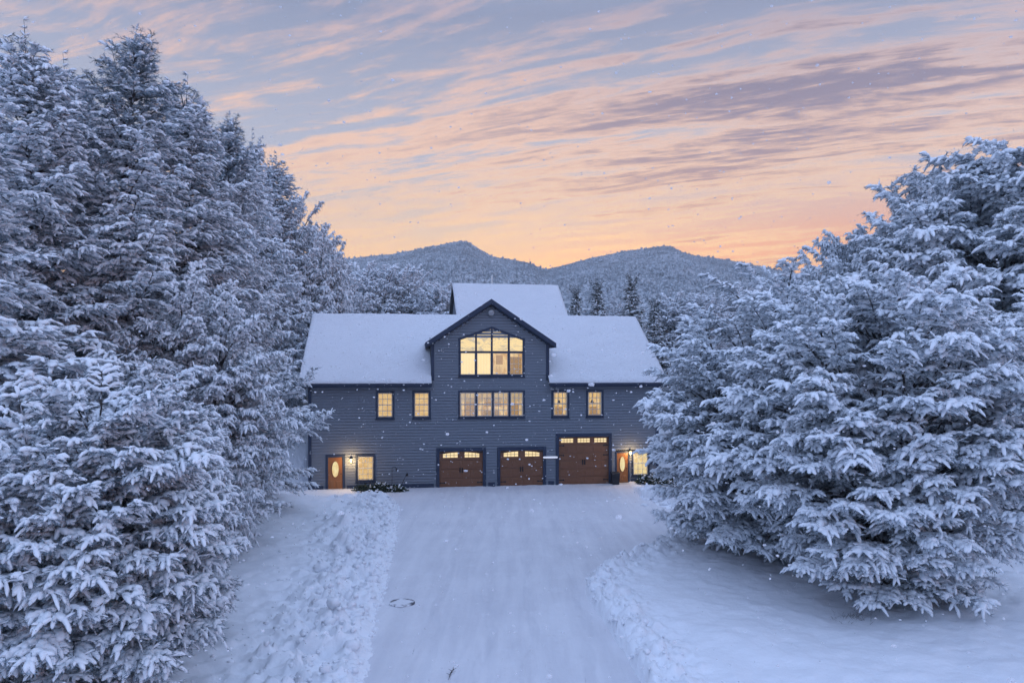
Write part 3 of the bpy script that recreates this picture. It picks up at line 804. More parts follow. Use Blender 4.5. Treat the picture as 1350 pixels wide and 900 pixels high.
for sx in (-1, 1):
    x0, x1 = (-11.66, -11.625) if sx < 0 else (11.625, 11.66)
    MB().prismx([(-OV-.02, ZE-.27), (VR, ZR-.27), (VR, ZR+.0), (-OV-.02, ZE+.0)], x0, x1).build('rake_board', M['trim'], house)
# dormer roof
dr = MB(); dl = MB(); OVD = .45; HW = 4.08
for sx in (-1, 1):
    poly = [(DC, DAP), (DC, DAP+.16), (DC+sx*HW, DAP-DSL*HW+.16), (DC+sx*HW, DAP-DSL*HW)]
    if sx < 0: poly = poly[::-1]
    dr.prism(poly, -OVD, 8.6)
droof = dr.build('dormer_roof', M['shingle'], house)
for sx in (-1, 1):
    poly = [(DC, DAP-.12), (DC, DAP+.19), (DC+sx*(HW+.05), DAP-DSL*(HW+.05)+.19), (DC+sx*(HW+.05), DAP-DSL*(HW+.05)-.12)]
    if sx < 0: poly = poly[::-1]
    dl.prism(poly, -OVD-.05, -OVD-.003)
    poly = [(DC, DAP-.22), (DC, DAP-.003), (DC+sx*3.95, DAP-DSL*3.95-.003), (DC+sx*3.95, DAP-DSL*3.95-.22)]
    if sx < 0: poly = poly[::-1]
    dl.prism(poly, -.06, -.02)
    # soffit along the rake and eave return
    dl.box(DC+sx*HW-.06*(sx > 0), DC+sx*HW+.06*(sx < 0), -OVD+.01, 3.4, DAP-DSL*HW-.13, DAP-DSL*HW-.002)
dl.build('gable_trim', M['trim'], house)
for sx in (-1, 1):
    bs = (lambda U, V: DAP + .16 - DSL*np.abs(U-DC))
    u0, u1 = (DC-HW-.03, DC-.02) if sx < 0 else (DC+.02, DC+HW+.03)
    snow_slab(u0, u1, -OVD-.02, 8.6, bs, .07, 'dormer_snow', droof, du=.2, lip=.02)
# corner boards, skirting
for u0, u1 in ((-WU-.03, -WU+.17), (WU-.17, WU+.03)): MB().box(u0, u1, -.06, .12, -.1, ZE-.28).build('corner_board', M['trim'], house)
for sx in (-1, 1):
    x = DC+sx*(DW-.06); MB().box(x-.1, x+.1, -.06, .1, ZE+.15, DAP-DSL*DW-.08).build('corner_board', M['trim'], house)
for u0, u1 in ((-10.9, -10.22), (-8.8, -3.47), (-.05, .38), (3.81, 4.17), (8.0, 8.16), (9.26, 10.9)):
    MB().box(u0, u1, -.06, .0, -.1, .26).build('base_board', M['trim'], house)

def frame(u0, u1, z0, z1, w, name='window', mate='trim', depth=.06, bottom=True, parent=house, wt=None):
    f = MB(); wt = wt or w
    f.bev(u0, u0+w, -depth, .03, z0, z1); f.bev(u1-w, u1, -depth, .03, z0, z1)
    f.bev(u0+w+.001, u1-w-.001, -depth, .03, z1-wt, z1)
    if bottom:
        f.bev(u0+w+.001, u1-w-.001, -depth, .03, z0, z0+w)
        f.bev(u0-.03, u1+.03, -depth-.05, -.002, z0-.05, z0-.001)       # sill
    return f.build(name, M[mate], parent)
def fn_glass(nt, b, co):
    tr = nt.new('ShaderNodeBsdfTransparent'); gl = nt.new('ShaderNodeBsdfGlossy'); gl.inputs['Roughness'].default_value = .03
    nt.put(tr.inputs[0], nt.mix(nt.noise(co, 2, 2), (.93,.94,.93), (.98,.98,.97)))
    fr = nt.new('ShaderNodeFresnel'); fr.inputs[0].default_value = 1.5
    mx = nt.new('ShaderNodeMixShader'); nt.put(mx.inputs[0], nt.m('ADD', fr.outputs[0], .05)); nt.l.new(tr.outputs[0], mx.inputs[1]); nt.l.new(gl.outputs[0], mx.inputs[2])
    nt.l.new(mx.outputs[0], nt.n['Material Output'].inputs['Surface'])
M['glass'] = mat('window_glass', fn=fn_glass)
def fn_sash(nt, b, co):
    c = nt.mix(nt.noise(co, 4, 2), (.80,.79,.76), (.88,.87,.84))
    df = nt.new('ShaderNodeBsdfDiffuse'); tl = nt.new('ShaderNodeBsdfTranslucent'); nt.put(df.inputs[0], c); nt.put(tl.inputs[0], c)
    mx = nt.new('ShaderNodeMixShader'); mx.inputs[0].default_value = .6; nt.l.new(df.outputs[0], mx.inputs[1]); nt.l.new(tl.outputs[0], mx.inputs[2])
    nt.l.new(mx.outputs[0], nt.n['Material Output'].inputs['Surface'])
M['sash'] = mat('white_translucent_sash', fn=fn_sash)
def fn_room(nt, b, co):
    x, y, z = nt.sep(co)
    n = nt.noise(nt.vm('MULTIPLY', co, (1.4, 1, .7)), 2.1, 4, .6)
    c = nt.mix(nt.ss(n, .40, .62), (1.0,.74,.36), (.62,.38,.15))
    nt.put(b.inputs['Emission Color'], c); b.inputs['Emission Strength'].default_value = .8  # walls glow by themselves in place of lamps in the room
    b.inputs['Base Color'].default_value = (.4,.3,.18,1)
M['room'] = mat('lamp_lit_room_wall', rough=.8, fn=fn_room)
def fn_cloth(nt, b, co):
    w = nt.noise(nt.vm('MULTIPLY', co, (16, 1, .4)), 2.0, 2)
    nt.put(b.inputs['Emission Color'], nt.mix(w, (1.0,.80,.48), (.66,.44,.22))); b.inputs['Emission Strength'].default_value = .5  # light from behind put in as the cloth's own glow
    b.inputs['Base Color'].default_value = (.6,.5,.36,1)
M['cloth'] = mat('backlit_curtain', rough=.9, fn=fn_cloth)
def fn_wood(nt, b, co):
    n = nt.noise(nt.vm('MULTIPLY', co, (1, 1, 8)), 3, 3); nt.put(b.inputs['Base Color'], nt.mix(n, (.16,.08,.035), (.30,.16,.07)))
    nt.put(b.inputs['Emission Color'], nt.mix(n, (.52,.32,.13), (.74,.48,.21))); b.inputs['Emission Strength'].default_value = .6  # lamplight on the wood put in as its own glow
M['furniture'] = mat('lamp_lit_wood', rough=.6, fn=fn_wood)
def room(u0, u1, z0, z1, parent, depth=1.0, curtains=True, items=()):
    m = MB(); a, b_, c, d, e, f_ = u0-.35, u1+.35, .075, depth, z0-.5, z1+.25
    m.add([(a,c,e),(b_,c,e),(b_,d,e),(a,d,e),(a,c,f_),(b_,c,f_),(b_,d,f_),(a,d,f_)], [(0,1,2,3),(4,7,6,5),(3,2,6,7),(0,3,7,4),(1,5,6,2)])
    m.build('room', M['room'], parent)
    if curtains:
        for x0, x1 in ((u0-.05, u0+.17), (u1-.17, u1+.05)):
            n = 12; xs_ = np.linspace(x0, x1, n); ys_ = [.11+.02*math.sin(k*2.1) for k in range(n)]
            vs = [(x, y, z0-.2) for x, y in zip(xs_, ys_)] + [(x, y, z1+.1) for x, y in zip(xs_, ys_)]
            MB().add(vs, [(k, k+1, n+k+1, n+k) for k in range(n-1)]).build('curtain', M['cloth'], parent)
    for (x0, x1, y0, y1, za, zb_, nm) in items:
        MB().bev(x0, x1, y0, y1, za, zb_, .02).build(nm, M['furniture'], parent)

def sash(u0, u1, z0, z1, cols, rows, pane, parent, y=.0, bar=.055, mun=.036, mid=True):
    s = MB()
    s.box(u0, u0+bar, y-.03, y+.03, z0, z1); s.box(u1-bar, u1, y-.03, y+.03, z0, z1)
    s.box(u0+bar, u1-bar, y-.03, y+.03, z0, z0+bar); s.box(u0+bar, u1-bar, y-.03, y+.03, z1-bar, z1)
    for i in range(1, cols):
        x = u0+(u1-u0)*i/cols; s.box(x-mun/2, x+mun/2, y-.02, y+.014, z0+bar, z1-bar)
    for j in range(1, rows):
        w = mun*2 if (mid and j*2 == rows) else mun
        zz = z0+(z1-z0)*j/rows; s.box(u0+bar, u1-bar, y-.024, y+.012, zz-w/2, zz+w/2)
    s.build('sash', M['sash'], parent)
    MB().box(u0+bar*.5, u1-bar*.5, y+.018, y+.024, z0+bar*.5, z1-bar*.5).build('pane', M[pane], parent)

for k, (u0, u1) in enumerate(WINS):
    wn = frame(u0, u1, 4.31, 6.06, .13)
    sash(u0+.125, u1-.125, 4.45, 5.93, 3, 4, 'w_blind' if k < 2 else 'glass', wn)
    if k >= 2: room(u0+.1, u1-.1, 4.4, 6.0, wn, items=[(u0+.3, u1-.25, .7, .9, 4.2, 4.95, 'cabinet')])
    if k >= 2:   # pendant lamp hanging in the room, seen through the glass
        pd = MB(); xm = (u0+u1)/2 + (.0 if k == 2 else -.06)
        pd.tube([(xm, .45, 6.2), (xm, .45, 5.38)], .012, 6)
        pd.prism([(xm-.10, 5.22), (xm+.10, 5.22), (xm+.03, 5.40), (xm-.03, 5.40)], .38, .52)
        pd.build('pendant_lamp', M['iron'], wn)
wn = frame(-1.95, 2.30, 4.31, 6.06, .12)
edges = [(-1.82, -.87), (-.75, .19), (.30, 1.24), (1.37, 2.18)]
for a, b in ((-.87, -.75), (.19, .30), (1.24, 1.37)): MB().bev(a, b, -.055, .03, 4.432, 5.938).build('mullion', M['trim'], wn)
for a, b in edges: sash(a, b, 4.43, 5.94, 3, 4, 'glass', wn)
room(-1.85, 2.2, 4.4, 6.0, wn, items=[(-1.5, -.6, .75, .95, 4.2, 5.55, 'bookcase'), (-.2, .9, .8, .96, 5.0, 5.6, 'wall_picture'), (1.3, 2.0, .7, .95, 4.2, 5.2, 'cabinet'), (-.3, .7, .5, .7, 4.2, 4.75, 'table')])
for a, b in edges:
    m = MB()
    for k in range(9): m.box(a+.05, b-.05, .06, .066, 5.35+k*.062, 5.35+k*.062+.04)
    m.build('blind', M['cloth'], wn)
# great gable window: eight lights under a pitched head
zt = lambda u: 10.08 - .36*abs(u-.18)
f = MB(); U0, U1, Z0 = -1.92, 2.28, 6.93
f.bev(U0, U1, -.06, .03, Z0, Z0+.14)
f.bev(U0-.03, U1+.03, -.11, -.002, Z0-.05, Z0-.002)
for a, b in ((U0, U0+.13), (U1-.13, U1)):
    f.prism([(a, Z0+.141), (b, Z0+.141), (b, zt(b)-.12), (a, zt(a)-.12)], -.06, .03)
for a, b in ((U0-.02, .18), (.18, U1+.02)):
    f.prism([(a, zt(a)-.13), (b, zt(b)-.13), (b, zt(b)+.02), (a, zt(a)+.02)], -.064, .03)
gw = f.build('gable_window', M['trim'], house)
f = MB(); lights = [(-1.79, -.88), (-.76, .12), (.24, 1.20), (1.33, 2.15)]
for a, b in ((-.88, -.76), (.12, .24), (1.20, 1.33)): f.prism([(a, Z0+.141), (b, Z0+.141), (b, zt(b)-.131), (a, zt(a)-.131)], -.05, .028)
f.box(U0+.131, U1-.131, -.046, .026, 8.43, 8.55)
f.build('mullion', M['trim'], gw)
for k, (a, b) in enumerate(lights):
    MB().box(a-.02, b+.02, .03, .036, Z0+.1, 8.5).build('pane', M['w_curtain' if k < 2 else 'glass'], gw)
    MB().prism([(a-.02, 8.5), (b+.02, 8.5), (b+.02, zt(b+.02)-.08), (a-.02, zt(a-.02)-.08)], .03, .036).build('pane', M['w_ceiling'], gw)
    s = MB()
    for lo, hi in ((Z0+.142, 8.428),):
        s.box(a, a+.03, -.01, .02, lo, hi); s.box(b-.03, b, -.01, .02, lo, hi); s.box(a+.03, b-.03, -.01, .02, lo, lo+.03); s.box(a+.03, b-.03, -.01, .02, hi-.03, hi)
    if k == 3:
        for i in (1, 2): s.box(a+(b-a)*i/3-.012, a+(b-a)*i/3+.012, -.008, .018, lo+.03, hi-.03)
        for i in (1, 2, 3): s.box(a+.03, b-.03, -.006, .016, lo+(hi-lo)*i/4-.012, lo+(hi-lo)*i/4+.012)
    s.build('sash', M['sash'], gw)
room(.05, 2.25, 6.95, 8.4, gw, curtains=False, items=[(.55, 1.0, .9, .97, 7.7, 8.3, 'wall_picture'), (1.35, 2.2, .8, .97, 6.6, 8.2, 'bookcase')])
# ground floor windows
wn = frame(-8.28, -7.08, .44, 2.15, .13); sash(-8.145, -7.215, .575, 2.01, 3, 4, 'w_blind', wn)
wn = frame(9.30, 10.52, .42, 2.16, .13); sash(9.435, 10.385, .555, 2.02, 3, 4, 'w_bright', wn)

# entrance doors with oval light
def entrance(u0, u1, z1, tw):
    d = frame(u0-tw, u1+tw, -.02, z1+tw+.03, tw, 'door_frame', bottom=False, depth=.055, wt=tw+.03)
    leaf = MB(); leaf.bev(u0-.01, u1+.01, -.01, .03, .06, z1+.01)
    um = (u0+u1)/2; w = u1-u0
    for a, b in ((u0+.10, um-.06), (um+.06, u1-.10)): leaf.bev(a, b, -.025, -.009, .18, .52, .012)
    lf = leaf.build('door', M['door'], d)
    ov = MB(); n = 28; ring = MB(); rx, rz, zc = w*.25, .50, 1.26
    po = [(um+math.cos(6.2832*k/n)*rx, zc+math.sin(6.2832*k/n)*rz) for k in range(n)]
    ov.prism(po, -.022, -.012); ov.build('oval_pane', M['w_bright'], lf)
    ring.tube([(x, -.022, zz) for x, zz in po+po[:1]], .022, 6, cap=False); ring.build('oval_moulding', M['door'], lf)
    hd = MB(); hd.tube([(u1-.09, -.012, .98), (u1-.09, -.07, .98)], .012, 8); hd.tube([(u1-.09, -.07, .98), (u1-.09, -.10, .98)], [.035, .02], 10); hd.build('handle', M['iron'], lf)
    MB().bev(u0-.06, u1+.06, -.36, -.06, -.06, .055, .02).build('threshold', M['stone'], d)
entrance(-9.93, -9.07, 1.99, .16)
entrance(8.33, 9.07, 1.97, .10)

# garage doors
def garage(u0, u1, z1, tw, n_lights, sections, arched):
    fr = frame(u0-tw, u1+tw, -.03, z1+tw+.03, tw, 'garage_frame', bottom=False, depth=.07, wt=tw+.03)
    d = MB(); z0 = -.02; hh = (z1+.01-z0)/sections; um = (u0+u1)/2
    for k in range(sections):
        a = z0+hh*k; d.bev(u0-.005, u1+.005, .035, .09, a+.006, a+hh-.006, .008)
        if k < sections-1:
            n = n_lights*2
            for i in range(n):
                w = (u1-u0)/n; d.bev(u0+w*i+.09, u0+w*(i+1)-.09, .022, .036, a+.09, a+hh-.09, .012)
    door = d.build('garage_door', M['garage'], fr)
    zt0 = z1+.01-hh
    for i in range(n_lights):
        w = (u1-u0)/n_lights; c = u0+w*(i+.5)+((.08 if i else -.08)*0)
        hw = min(w*.36, .46)
        if n_lights == 2: c += (.06 if i == 0 else -.06)*-1*0
        lo, hi = zt0+hh*.30, zt0+hh*.80
        N = 9
        def arch(x):
            if not arched: return hi
            s = (x-(u0+u1)/2)/((u1-u0)/2)
            return hi + .04 - .14*s*s
        po = [(c-hw, lo), (c+hw, lo)] + [(c+hw-2*hw*k/(N-1), arch(c+hw-2*hw*k/(N-1))) for k in range(N)]
        MB().prism(po, .024, .030).build('window_pane', M['w_curtain'], door)
        g = MB()
        for k in range(1, 4):
            x = c-hw+2*hw*k/4; g.box(x-.012, x+.012, .014, .0235, lo, arch(x))
        zm = (lo+hi)/2; g.box(c-hw, c+hw, .015, .0232, zm-.012, zm+.012)
        g.build('window_grille', M['garage'], door)
    zs = [z0+hh*.5, z1-hh*.15] if sections < 5 else [z0+hh*.6, z0+hh*(sections-2.3), z1-hh*1.05]
    for zz in zs:
        for sx, ue in ((1, u0+.02), (-1, u1-.02)):
            ir = MB(); a, b = sorted((ue, ue+sx*.30)); ir.bev(a, b, .014, .022, zz-.03, zz+.03, .004)
            t = ue+sx*.30; ir.prism([(t-.04, zz-.05), (t+.04, zz-.05), (t+.04, zz+.05), (t-.04, zz+.05)], .012, .0215)
            ir.build('strap_hinge', M['iron'], door)
    hd = MB(); zc = z0+hh*(sections*.47)
    for sx in (-1, 1):
        hd.tube([(um+sx*.07, .02, zc-.12), (um+sx*.07, -.02, zc-.09), (um+sx*.07, -.02, zc+.09), (um+sx*.07, .02, zc+.12)], .014, 6)
        hd.bev(um+sx*.07-.04, um+sx*.07+.04, .012, .021, zc-.16, zc+.16, .004)
    hd.build('handle', M['iron'], door)
garage(-3.12, -.39, 2.24, .20, 2, 4, True)
garage(.72, 3.47, 2.24, .20, 2, 4, True)
garage(4.50, 7.79, 3.04, .20, 3, 6, False)

# wall lanterns (lit), gable flood light, eave cameras, white wall bar, dark wall box
def lantern(u, z, watts):
    b = MB(); b.bev(u-.06, u+.06, -.05, -.012, z-.02, z+.20); b.tube([(u, -.05, z+.16), (u, -.13, z+.24), (u, -.17, z+.17)], .013, 6)
    b.tube([(u, -.17, z+.17), (u, -.17, z+.09)], [.03, .10], 8); b.tube([(u, -.17, z-.14), (u, -.17, z-.18)], [.06, .03], 8)
    for k in range(4):
        a = math.pi/4+k*math.pi/2; b.tube([(u+.09*math.cos(a), -.17+.09*math.sin(a), z+.10), (u+.06*math.cos(a), -.17+.06*math.sin(a), z-.15)], .007, 4)
    l = b.build('wall_lantern', M['iron'], house)
    g = MB(); g.tube([(u, -.17, z+.085), (u, -.17, z+.04), (u, -.17, z-.14)], [.085, .08, .052], 10); g.build('lamp_glass', M['bulb'], l, smooth=True)
    li = bpy.data.lights.new('lantern_light', 'POINT'); li.energy = watts; li.color = (1, .66, .30); li.shadow_soft_size = .08
    lo = bpy.data.objects.new('lantern_light', li); COL.objects.link(lo); lo.parent = l; lo.location = (u, -.55, z-.03)
lantern(-8.55, 1.80, 62)
lantern(9.19, 2.0, 55)
fl = MB(); n = 12
fl.tube([(.12, -.02, 11.02), (.12, -.10, 11.02)], .09, 10); fl.tube([(.12, -.10, 11.02), (.12, -.16, 11.0), (.12, -.30, 10.94), (.12, -.33, 10.93)], [.08, .16, .20, .17], 14)
fl.build('flood_light', M['greymetal'], house, smooth=True)
for u in (3.98, 4.30):
    cm = MB(); cm.tube([(u, -.30, 6.28), (u, -.30, 6.18)], .03, 8); cm.tube([(u-.05, -.30, 6.15), (u+.10, -.42, 6.12)], .055, 10)
    cm.build('eave_spotlight', M['greymetal'], house)  # small camera under the eave
tb = MB(); pts_ = [(3.46, -.12, 1.78), (3.50, -.13, 1.78), (4.36, -.13, 1.78), (4.40, -.12, 1.78)]
tb.tube(pts_, [.03, .062, .062, .03], 12)
for u in (3.7, 4.15): tb.box(u-.02, u+.02, -.12, -.005, 1.75, 1.81)
tb.build('tube_light', M['led'], house, smooth=False)
mt = MB(); mt.bev(11.0-.5, 11.0-.15, -.16, -.02, 1.25, 1.75); mt.build('meter_box', M['trim'], house)  # small navy box on the wall beside the right window

# rear wing
ww = empty('rear_wing', (.35, 57.6, 0), R(10.0))
tag(ww, 'rear wing with snowy roof rising behind the main ridge', 'wing')
WZ, WE, WR, WHU = 14.3, 9.8, 5.0, 4.40
m = MB(); m.prismx([(-.3, 3.5), (2*WR+.3, 3.5), (2*WR+.3, WE), (WR, WZ-.25), (-.3, WE)][:5], -WHU+.25, WHU-.25); m.build('wall', M['siding'], ww)
m = MB(); sl = (WZ-WE)/(WR+.5)
m.prismx([(-.5, WE-.2), (WR, WZ-.2), (WR, WZ), (-.5, WE)], -WHU, WHU); m.prismx([(WR+.002, WZ-.2), (2*WR+.5, WE-.2), (2*WR+.5, WE), (WR+.002, WZ)], -WHU, WHU)
wr = m.build('roof', M['shingle'], ww)
snow_slab(-WHU-.03, WHU+.03, -.53, WR, lambda U, V: WE+sl*(V+.5), .14, 'roof_snow', wr)
snow_slab(-WHU-.03, WHU+.03, 2*WR+.5, WR+.01, lambda U, V: WZ-sl*(V-WR), .14, 'roof_snow', wr)
m = MB(); m.tube([(-1.15, WR, WZ-.1), (-1.15, WR, WZ+.75)], .055, 8); m.build('vent_pipe', M['white'], ww)

# ------------------------------------------------------------------ things in front of the house
def hw(u, v, z=0): return (HX+u*hc-v*hs, HY+u*hs+v*hc, z)
b = empty('rubbish_bin', hw(8.10, -.42, .0), HYAW)
tag(b, 'black wheeled rubbish bin between the big garage door and the right door', 'bin')
m = MB(); m.add([(-.21,-.22,.03),(.21,-.22,.03),(.21,.2,.03),(-.21,.2,.03),(-.25,-.27,.72),(.25,-.27,.72),(.25,.25,.72),(-.25,.25,.72)], [(0,3,2,1),(4,5,6,7),(0,1,5,4),(1,2,6,5),(2,3,7,6),(3,0,4,7)])
m.build('body', M['bin'], b)
m = MB(); m.prismx([(-.30,.725),(.28,.725),(.28,.77),(.1,.82),(-.26,.78)], -.27, .27); m.tube([(-.2,.30,.74),(.2,.30,.74)], .016, 6); m.build('lid', M['bin'], b)
for sx in (-1, 1):
    m = MB(); m.tube([(sx*.20,.23,.10),(sx*.25,.23,.10)], .10, 12); m.build('wheel', M['iron'], b)
# two black plant hooks against the wall
def hook(u, v, pts, label):
    o = MB(); o.tube(pts, .016, 6)
    e = empty('plant_hook', hw(u, v, 0), HYAW); tag(e, label, 'hook', 'black plant hooks by the wall')
    o.build('pole', M['iron'], e)
    return e
h1 = hook(-6.05, -.45, [(0,0,-.1),(0,0,1.25),(.03,0,1.36),(.10,0,1.40),(.20,0,1.38),(.28,0,1.28)], 'upright black hook pole by the house wall')
m = MB(); m.tube([(.28,0,1.30),(.28,0,1.24),(.28,0,1.12)], [.02,.07,.03], 8); m.build('lantern', M['iron'], h1)
h2 = hook(-5.62, -.5, [(0,0,-.1),(.22,.1,.42),(.44,.2,.88),(.50,.2,.92),(.56,.2,.86)], 'leaning black hook pole right of the upright one')
m = MB(); m.tube([(.50,.2,.98),(.49,.2,.90),(.47,.2,.80)], [.03,.08,.03], 8); m.build('lantern', M['iron'], h2)
# shrubs
def fn_sh(nt, b, co):
    n = nt.noise(co, 6, 3); nt.put(b.inputs['Base Color'], nt.mix(n, (.022,.034,.022), (.075,.10,.06)))
M['shrub'] = mat('shrub_leaves', rough=.8, fn=fn_sh)
def shrub(u, v, rx, ry, h, snow, label, seed, gzoff=0.):
    g = np.random.default_rng(seed); n = int(260*max(rx, .5))
    th = g.uniform(0, 6.28, n); el = g.uniform(.0, 1.4, n)
    D = np.stack([np.cos(th)*np.cos(el), np.sin(th)*np.cos(el), np.sin(el)*.9], -1)
    P = D*np.array([rx, ry, h])*g.uniform(.35, .85, (n,1)); L = g.uniform(.14, .3, n); W = g.uniform(.03, .06, n); SG = g.uniform(.0, .4, n)
    x, y, _ = hw(u, v); z = max(gz1(x, y), 0)
    e = empty('shrub', (x, y, z), HYAW); tag(e, label, 'shrub', 'shrubs along the front wall')
    V, T = needles_mesh(P, D, L, W, SG, per=16, nl=.15, nw=.016)
    c = link('foliage', np_mesh('foliage', V, None, T, M['shrub'], smooth=False), e)
    k = g.random(n) < snow
    V, Q, T = lobes_mesh(P[k]+D[k]*.04+np.array([0,0,.05]), D[k], L[k], W[k]*1.2, W[k], SG[k])
    link('snow', np_mesh('snow', V, Q, T, M['tree_snow']), c)
    m = MB()
    for i in range(6):
        a = 6.28*i/6; m.tube([(0,0,-.05), (math.cos(a)*rx*.5, math.sin(a)*ry*.5, h*.6)], [.02,.006], 5)
    m.build('stem', M['bark'], e)
shrub(-7.75, -1.0, .62, .5, .34, .10, 'low dark shrub under the left ground floor window', 1)
shrub(-6.75, -1.0, .78, .5, .50, .12, 'greenest low shrub between the window and the hook poles', 2)
shrub(-5.75, -1.1, .65, .35, .20, .15, 'flattest dark shrub below the leaning hook pole', 3)
shrub(9.75, -1.1, .40, .4, .50, .12, 'small green shrub beneath the right ground floor window', 4)
shrub(10.6, -1.2, .70, .5, .75, .45, 'snow dusted shrub beside the right ground floor window', 5)
shrub(11.6, -1.4, .75, .6, .95, .35, 'tallest shrub at the right corner of the house', 6)
# drain cover showing through the snow
x, y = at(530, 24.3), 24.3
def fn_drain(nt, b, co):
    r = nt.vm('LENGTH', co)
    n = nt.noise(co, 9, 4, .7)
    x, y, z = nt.sep(co); rr = nt.m('SQRT', nt.m('ADD', nt.m('MULTIPLY', x, x), nt.m('MULTIPLY', y, y)))
    ring = nt.m('MULTIPLY', nt.ss(nt.m('ADD', rr, nt.m('MULTIPLY', nt.m('SUBTRACT', n, .5), .22)), .22, .34), nt.ss(nt.noise(co, 3.4, 3), .44, .60))
    nt.put(b.inputs['Base Color'], nt.mix(ring, (.74,.75,.79), (.09,.09,.11)))
M['drain'] = mat('snowy_iron', rough=.7, fn=fn_drain)
mc = MB(); mc.tube([(0,0,-.03), (0,0,.0), (0,0,.008)], [.41, .41, .39], 36)
o = mc.build('drain_cover', M['drain']); o.location = (x, y, .05); tag(o, 'round iron drain cover with dark rim showing through packed driveway snow', 'drain cover')
# dry stalks poking through the snow by the right tree
st = MB()
for i in range(70):
    sx, sy = at(1125, 22.3)+rng.normal(0, .35), 22.2+rng.normal(0, .25); zz = gz1(sx, sy); a = rng.uniform(0, 6.28); l = rng.uniform(.06, .22)
    st.tube([(sx, sy, zz-.03), (sx+math.cos(a)*l, sy+math.sin(a)*l, zz+rng.uniform(.02, .15))], [.006, .003], 4)
tag(st.build('dry_grass', M['bark']), 'dark dry stalks poking out of snow before the domed tree', kind='stuff')
st = MB()
sx, sy = at(594, 18.7), 18.7
st.tube([(sx-.02, sy-.35, .04), (sx, sy, .055), (sx+.05, sy+.22, .05), (sx+.03, sy+.42, .045)], [.006, .013, .011, .004], 5)
for (ox, oy, ex, ey) in ((0, 0, .12, .10), (.03, .12, -.08, .24), (0, -.1, -.10, -.02), (.05, .22, .13, .30)):
    st.tube([(sx+ox, sy+oy, .055), (sx+ex, sy+ey, .06)], [.009, .003], 4)
tag(st.build('twig', M['bark']), 'small dark twig lying on the driveway near the viewer', 'twig')

# ------------------------------------------------------------------ air
hb = MB(); hb.box(-1700, 1700, -70, 1600, -4, 330)
hm = bpy.data.materials.new('haze'); hm.use_nodes = True; hm.node_tree.nodes.clear(); nt = NT(hm.node_tree)
pv = nt.new('ShaderNodeVolumePrincipled'); pv.inputs['Color'].default_value = (.80,.90,1.0,1); pv.inputs['Density'].default_value = .00042
ou = nt.new('ShaderNodeOutputMaterial'); nt.l.new(pv.outputs[0], ou.inputs['Volume'])
HAZE = True
if HAZE: tag(hb.build('haze', hm), 'pale winter haze in the air', kind='stuff')

# ------------------------------------------------------------------ sky
w = bpy.data.worlds.new('World'); scene.world = w; w.use_nodes = True
nt = NT(w.node_tree); nt.n.clear()
d = nt.new('ShaderNodeTexCoord').outputs['Generated']
dx, dy, dz = nt.sep(d)
up = nt.m('MAXIMUM', dz, .02)
west = nt.ss(dy, -.35, .95)                    # 1 towards the sunset, 0 behind
side = nt.m('DIVIDE', dx, nt.m('MAXIMUM', nt.m('ABSOLUTE', dy), .2))
el = nt.m('MAXIMUM', dz, 0.0)
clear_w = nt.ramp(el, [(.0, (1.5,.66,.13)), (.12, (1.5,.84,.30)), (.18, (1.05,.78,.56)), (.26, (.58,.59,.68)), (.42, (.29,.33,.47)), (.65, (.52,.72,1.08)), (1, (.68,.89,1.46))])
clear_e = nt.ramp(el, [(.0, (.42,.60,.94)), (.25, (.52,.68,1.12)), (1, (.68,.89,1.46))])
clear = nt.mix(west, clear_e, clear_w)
clear = nt.mix(nt.m('MULTIPLY', nt.ss(side, -.10, .50), nt.ss(el, .27, .08)), clear, (1.35,.43,.10))    # redder to the right, low down
# cloud sheet: streaks seen in perspective
u = nt.m('DIVIDE', dx, nt.m('ADD', up, .03)); v = nt.m('DIVIDE', dy, nt.m('ADD', up, .03))
ca, sa = math.sin(R(-64)), math.cos(R(-64))
al = nt.m('ADD', nt.m('MULTIPLY', u, ca), nt.m('MULTIPLY', v, sa)); ac = nt.m('SUBTRACT', nt.m('MULTIPLY', u, sa), nt.m('MULTIPLY', v, ca))
ac = nt.m('ADD', ac, nt.m('MULTIPLY', nt.m('SUBTRACT', nt.noise(nt.comb(al, ac, 0), .35, 3), .5), .9))     # wavering streaks
def layer(sa_, sc_, off, detail, rough, dist):
    return nt.noise(nt.comb(nt.m('ADD', nt.m('MULTIPLY', al, sa_), off), nt.m('MULTIPLY', ac, sc_), off), 1.0, detail, rough, dist)
big = layer(.22, .70, 3.1, 3, .5, .2)
mid = layer(.7, 4.4, 7.7, 6, .62, .4)
fin = layer(2.4, 10.5, 1.9, 7, .68, .7)
dens = nt.m('ADD', nt.m('MULTIPLY', big, .52), nt.m('ADD', nt.m('MULTIPLY', mid, .55), nt.m('MULTIPLY', fin, .38)))
rip = layer(7.0, 13.0, 5.2, 3, .6, .3)
dens = nt.m('ADD', dens, nt.m('MULTIPLY', nt.m('SUBTRACT', rip, .5), .22))
dens = nt.m('ADD', dens, nt.m('MULTIPLY', nt.ss(side, -.5, .25), .085))
cl = nt.ss(dens, .72, .89)
thick = nt.ss(nt.m('ADD', dens, nt.m('MULTIPLY', nt.m('MULTIPLY', nt.ss(el, .13, .36), nt.ss(side, -.3, .4)), .07)), .86, 1.02)
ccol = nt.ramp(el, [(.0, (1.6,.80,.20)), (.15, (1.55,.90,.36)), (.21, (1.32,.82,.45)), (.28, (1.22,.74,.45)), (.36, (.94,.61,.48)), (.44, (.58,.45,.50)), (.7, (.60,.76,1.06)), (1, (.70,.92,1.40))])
cdark = nt.ramp(el, [(.0, (1.1,.40,.13)), (.18, (.76,.37,.22)), (.28, (.36,.25,.29)), (.42, (.16,.16,.26)), (.7, (.46,.58,.80)), (1, (.60,.78,1.15))])
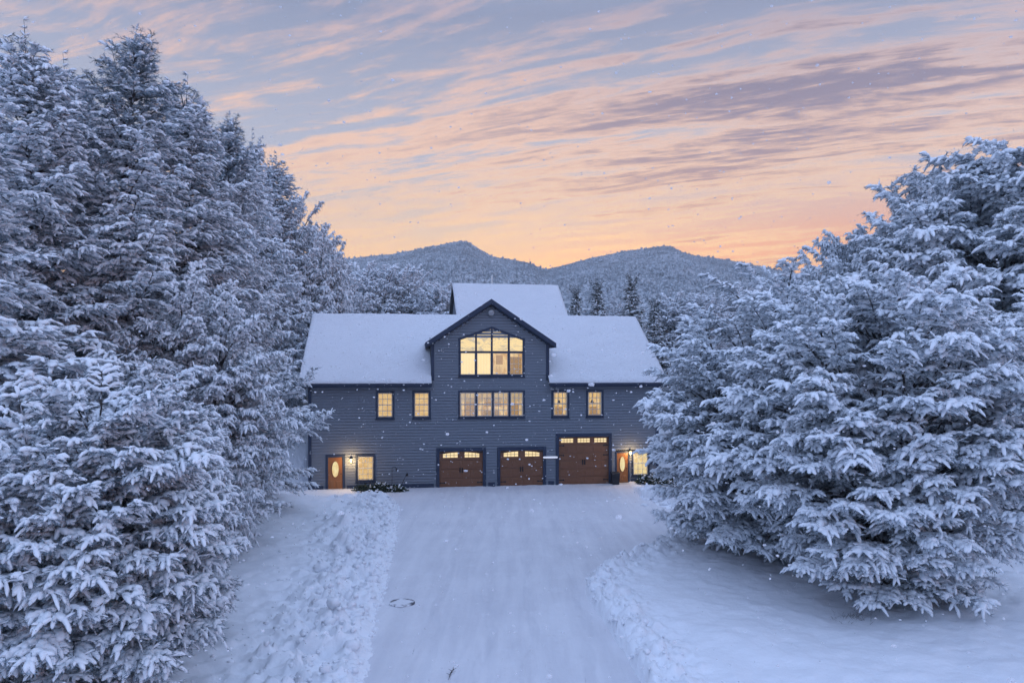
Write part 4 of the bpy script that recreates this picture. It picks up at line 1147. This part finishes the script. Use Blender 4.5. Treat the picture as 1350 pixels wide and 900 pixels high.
cc = nt.mix(nt.m('MULTIPLY', thick, nt.ss(side, -.45, .3, .3, 1.0)), ccol, cdark)
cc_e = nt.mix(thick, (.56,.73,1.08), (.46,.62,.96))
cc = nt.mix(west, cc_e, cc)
glow = nt.m('MULTIPLY', nt.ss(nt.m('ABSOLUTE', nt.m('SUBTRACT', side, .02)), .55, .0), nt.m('MULTIPLY', nt.ss(el, .27, .10), nt.ss(dy, .2, .6)))
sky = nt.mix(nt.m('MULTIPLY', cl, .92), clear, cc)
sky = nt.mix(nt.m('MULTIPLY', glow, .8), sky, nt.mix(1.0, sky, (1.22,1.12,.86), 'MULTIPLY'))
ns = nt.new('ShaderNodeTexSky', sky_type='NISHITA', sun_disc=False, sun_elevation=R(2.0), sun_rotation=R(6), altitude=300, air_density=1.0, dust_density=1.5, ozone_density=2.0)
bg1 = nt.new('ShaderNodeBackground'); nt.put(bg1.inputs[0], ns.outputs[0]); bg1.inputs[1].default_value = .015
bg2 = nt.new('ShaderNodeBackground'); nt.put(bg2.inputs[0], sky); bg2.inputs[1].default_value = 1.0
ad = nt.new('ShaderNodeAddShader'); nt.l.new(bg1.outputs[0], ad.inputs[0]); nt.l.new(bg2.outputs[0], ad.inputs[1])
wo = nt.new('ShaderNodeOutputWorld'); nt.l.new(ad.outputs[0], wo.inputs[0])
sl_ = bpy.data.lights.new('sun', 'SUN'); sl_.energy = .5; sl_.angle = R(.5); sl_.color = (1, .80, .60)
so = bpy.data.objects.new('sun', sl_); COL.objects.link(so); so.location = (0, 0, 60)
from mathutils import Vector
so.rotation_euler = (-Vector((math.sin(R(6))*math.cos(R(2)), math.cos(R(6))*math.cos(R(2)), math.sin(R(2))))).to_track_quat('-Z', 'Y').to_euler()

# ------------------------------------------------------------------ camera and output
cd = bpy.data.cameras.new('camera'); cam = bpy.data.objects.new('camera', cd); COL.objects.link(cam)
cam.location = (0, 0, HC); cam.rotation_euler = (R(90), 0, 0)
cd.sensor_width = 36; cd.lens = 36*FPX/1350; cd.shift_y = (YH-450)/1350; cd.clip_start = .1; cd.clip_end = 6000
scene.camera = cam
scene.view_settings.view_transform = 'Standard'; scene.view_settings.look = 'None'
scene.view_settings.exposure = .03; scene.view_settings.gamma = 1
scene.render.engine = 'CYCLES'
cy = scene.cycles; cy.max_bounces = 6; cy.diffuse_bounces = 4; cy.glossy_bounces = 2; cy.volume_bounces = 0; cy.transparent_max_bounces = 12
cy.use_denoising = True; cy.sample_clamp_indirect = 4; cy.caustics_reflective = False; cy.caustics_refractive = False
